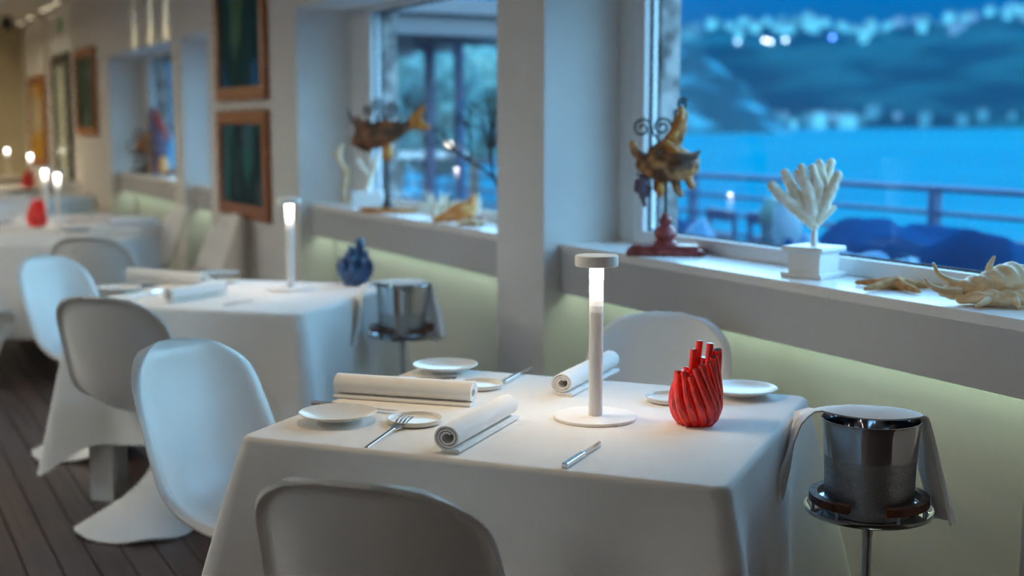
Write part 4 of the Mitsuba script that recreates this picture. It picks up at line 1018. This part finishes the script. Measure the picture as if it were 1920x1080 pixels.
for i, (x_, y_, z_, h_, r_) in enumerate(((17.5, 40, -2, 6.4, 2.3), (22.3, 46.5, -2, 6.6, 2.5), (22, 54, -2, 7.0, 2.6), (28.5, 54, -2, 6.2, 2.4), (14.0, 37.5, -2, 6.6, 2.0))):
    tree(x_, y_, z_, h_, r_, i + 1, ['broad dark tree seen between the pergola posts', 'bushy tree right of the slim pergola post', 'taller tree behind the pergola, left of the slim post', 'low tree by the right edge of the second window', 'dark tree at the left behind the pergola'][i])

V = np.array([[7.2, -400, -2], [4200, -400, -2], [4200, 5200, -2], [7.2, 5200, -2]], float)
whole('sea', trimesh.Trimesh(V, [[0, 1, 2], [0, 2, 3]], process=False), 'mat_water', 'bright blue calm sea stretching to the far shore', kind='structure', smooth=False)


def polar(px_like, dist):
    """Direction by its angle right of the camera's axis on the ground, as a bearing in the world."""
    a = YAW + px_like
    return dist * math.sin(a), dist * math.cos(a)


def hill(name, bear0, bear1, d0, d1, top, m_, label, seed, nb=150, nd=40, relief=0.25, foot=-4.0):
    b = np.linspace(bear0, bear1, nb); t = np.linspace(0, 1, nd)
    P = np.zeros((nd, nb, 3))
    hts = np.array([top(x) for x in b])
    for j, u in enumerate(t):
        dist = d0 + (d1 - d0) * u
        shape = math.sin(min(u / 0.8, 1.0) * math.pi / 2) ** 0.9 if u < 0.8 else 1 - 0.3 * (u - 0.8) / 0.2
        P[j, :, 0] = dist * np.sin(YAW + b); P[j, :, 1] = dist * np.cos(YAW + b)
        n = meshkit.fbm(np.stack([P[j, :, 0] / (d0 * .05), P[j, :, 1] / (d0 * .05), np.full(nb, seed)], -1), 5, seed)
        P[j, :, 2] = foot + (hts - foot) * shape * (1 - relief + 2 * relief * n)
    P[0, :, 2] = foot
    mm = trimesh.Trimesh(P.reshape(-1, 3), grid_faces(nd, nb)[:, ::-1], process=False)
    whole(name, mm, m_, label, kind='structure', smooth=True)
    return P


far_top = lambda b: 152 + 6 * math.sin(b * 40) + 4 * math.sin(b * 90)
prin('mat_sky_backdrop', (0.0, 0.044, 0.097), 1.0, spec=0.0)  # low dusk sky tone as a surface colour
hill('sky_backdrop_hill', -0.4, 0.7, 3300, 4100, lambda b: 405 + 10 * math.sin(b * 23), 'mat_sky_backdrop', 'added dark blue ridge standing in for the dusk sky above the town', 5, nb=120, relief=0.06)  # added ridge, covers the bright sky strip above the town
HP = hill('hill_far', -0.35, 0.62, 1650, 2250, far_top, 'mat_hill', 'wooded hillside with blue haze in its colour across the water', 3, nb=220, relief=0.10)
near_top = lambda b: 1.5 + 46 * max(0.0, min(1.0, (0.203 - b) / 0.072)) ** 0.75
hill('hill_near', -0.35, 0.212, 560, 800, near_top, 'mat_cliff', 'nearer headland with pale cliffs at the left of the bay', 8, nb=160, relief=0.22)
k_shore = []

# the town along the ridge and the houses on the shore
rr = np.random.default_rng(21)
HOUSE = []
for i in range(4):
    a, b, c = [(1, .8, .75), (.8, .8, 1.1), (1.4, .8, .7), (.7, .7, .9)][i]
    body_ = box(-a / 2, a / 2, -b / 2, b / 2, -0.6, c)
    HOUSE.append(body_)
ROOF = []
for i in range(4):
    a, b, c = [(1, .8, .75), (.8, .8, 1.1), (1.4, .8, .7), (.7, .7, .9)][i]
    v = np.array([(-a / 2 - .05, -b / 2 - .05, c), (a / 2 + .05, -b / 2 - .05, c), (a / 2 + .05, b / 2 + .05, c), (-a / 2 - .05, b / 2 + .05, c), (-a / 2, 0, c + .25), (a / 2, 0, c + .25)])
    ROOF.append(trimesh.Trimesh(v, [[0, 1, 5], [0, 5, 4], [2, 3, 4], [2, 4, 5], [1, 2, 5], [3, 0, 4], [0, 3, 2], [0, 2, 1]], process=False))
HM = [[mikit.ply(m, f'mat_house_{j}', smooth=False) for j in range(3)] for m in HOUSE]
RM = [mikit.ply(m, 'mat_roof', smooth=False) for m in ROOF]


TAKEN = []


def house(bear, dist, z, size, group, label, hi, mi_, rot):
    x, y = polar(bear, dist)
    if any(math.hypot(x - a, y - b) < 0.95 * (size + c) for a, b, c in TAKEN): return
    TAKEN.append((x, y, size))
    k = thing('house', label, 'house', group)
    xf = TX(x, y, z, rot, size)
    part(k, 'walls', HM[hi][mi_], None, xf=xf); part(k, 'roof', RM[hi], None, xf=xf)


def ground_at(bear, u):
    b = np.linspace(-0.35, 0.62, HP.shape[1]); j = int(np.clip(round(u * (HP.shape[0] - 1)), 0, HP.shape[0] - 1))
    return float(np.interp(bear, b, HP[j, :, 2])), 1650 + 600 * u


TOWN = {(h_, c_): f'{w1} {w2} in the town along the far ridge' for h_, w1 in enumerate(('low', 'tall', 'wide', 'narrow')) for c_, w2 in enumerate(('pale blue white house', 'dim grey house', 'lilac grey house'))}
for i in range(92):
    bear = 0.128 + 0.27 * (i + rr.random()) / 92
    u = rr.uniform(0.50, 0.84)
    z, dist = ground_at(bear, u)
    m_ = int(rr.choice([0, 0, 0, 1, 2]))
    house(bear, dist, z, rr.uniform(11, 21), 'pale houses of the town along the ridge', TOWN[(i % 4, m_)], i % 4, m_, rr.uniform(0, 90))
for i in range(16):
    bear = 0.19 + 0.21 * (i + rr.random()) / 16
    u = rr.uniform(0.01, 0.06)
    z, dist = ground_at(bear, u)
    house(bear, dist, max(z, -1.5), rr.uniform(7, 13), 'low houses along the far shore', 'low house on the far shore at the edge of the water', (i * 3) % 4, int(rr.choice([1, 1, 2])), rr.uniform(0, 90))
for i in range(10):
    bear = 0.200 + 0.0065 * i
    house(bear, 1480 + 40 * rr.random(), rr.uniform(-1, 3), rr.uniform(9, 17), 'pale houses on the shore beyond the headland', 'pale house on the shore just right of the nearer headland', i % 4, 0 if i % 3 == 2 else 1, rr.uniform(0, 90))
for i, (b_, z_, c_) in enumerate(((0.1905, 128, (14, 15, 16)), (0.1945, 126, (10, 12, 14)), (0.2055, 128, (8, 11, 13)), (0.2395, 131, (0.6, 3.0, 22)), (0.1705, 126, (4, 6, 8)))):
    el = (z_ - CAM_H) / 2000.0
    u = next((u for u in np.linspace(0, 0.8, 161) if ground_at(b_, u)[0] / ground_at(b_, u)[1] > el - 0.006), 0.5)
    gz, dist = ground_at(b_, u)
    x, y = polar(b_, dist)
    k = thing('street_lamp', ['bright round lamp in the far town, left one of the close pair', 'bright round lamp in the far town, right one of the close pair', 'pale round lamp in the far town between the pair and the blue one', 'vivid blue lamp in the far town', 'faint lamp at the left end of the far town'][i], 'street lamp')
    part(k, 'post', cyl(.5, el * dist - gz + 3.4, gz - 2.0, 8), 'mat_iron', 30, xf=TX(x, y, 0))
    q = part(k, 'globe', trimesh.creation.icosphere(2, 2.6), 'mat_lamp_white', True, xf=TX(x, y, CAM_H + el * dist))
    scene[q]['emitter'] = {'type': 'area', 'radiance': rgb(*[0.42 * c for c in c_]), 'sampling_weight': 0.02}
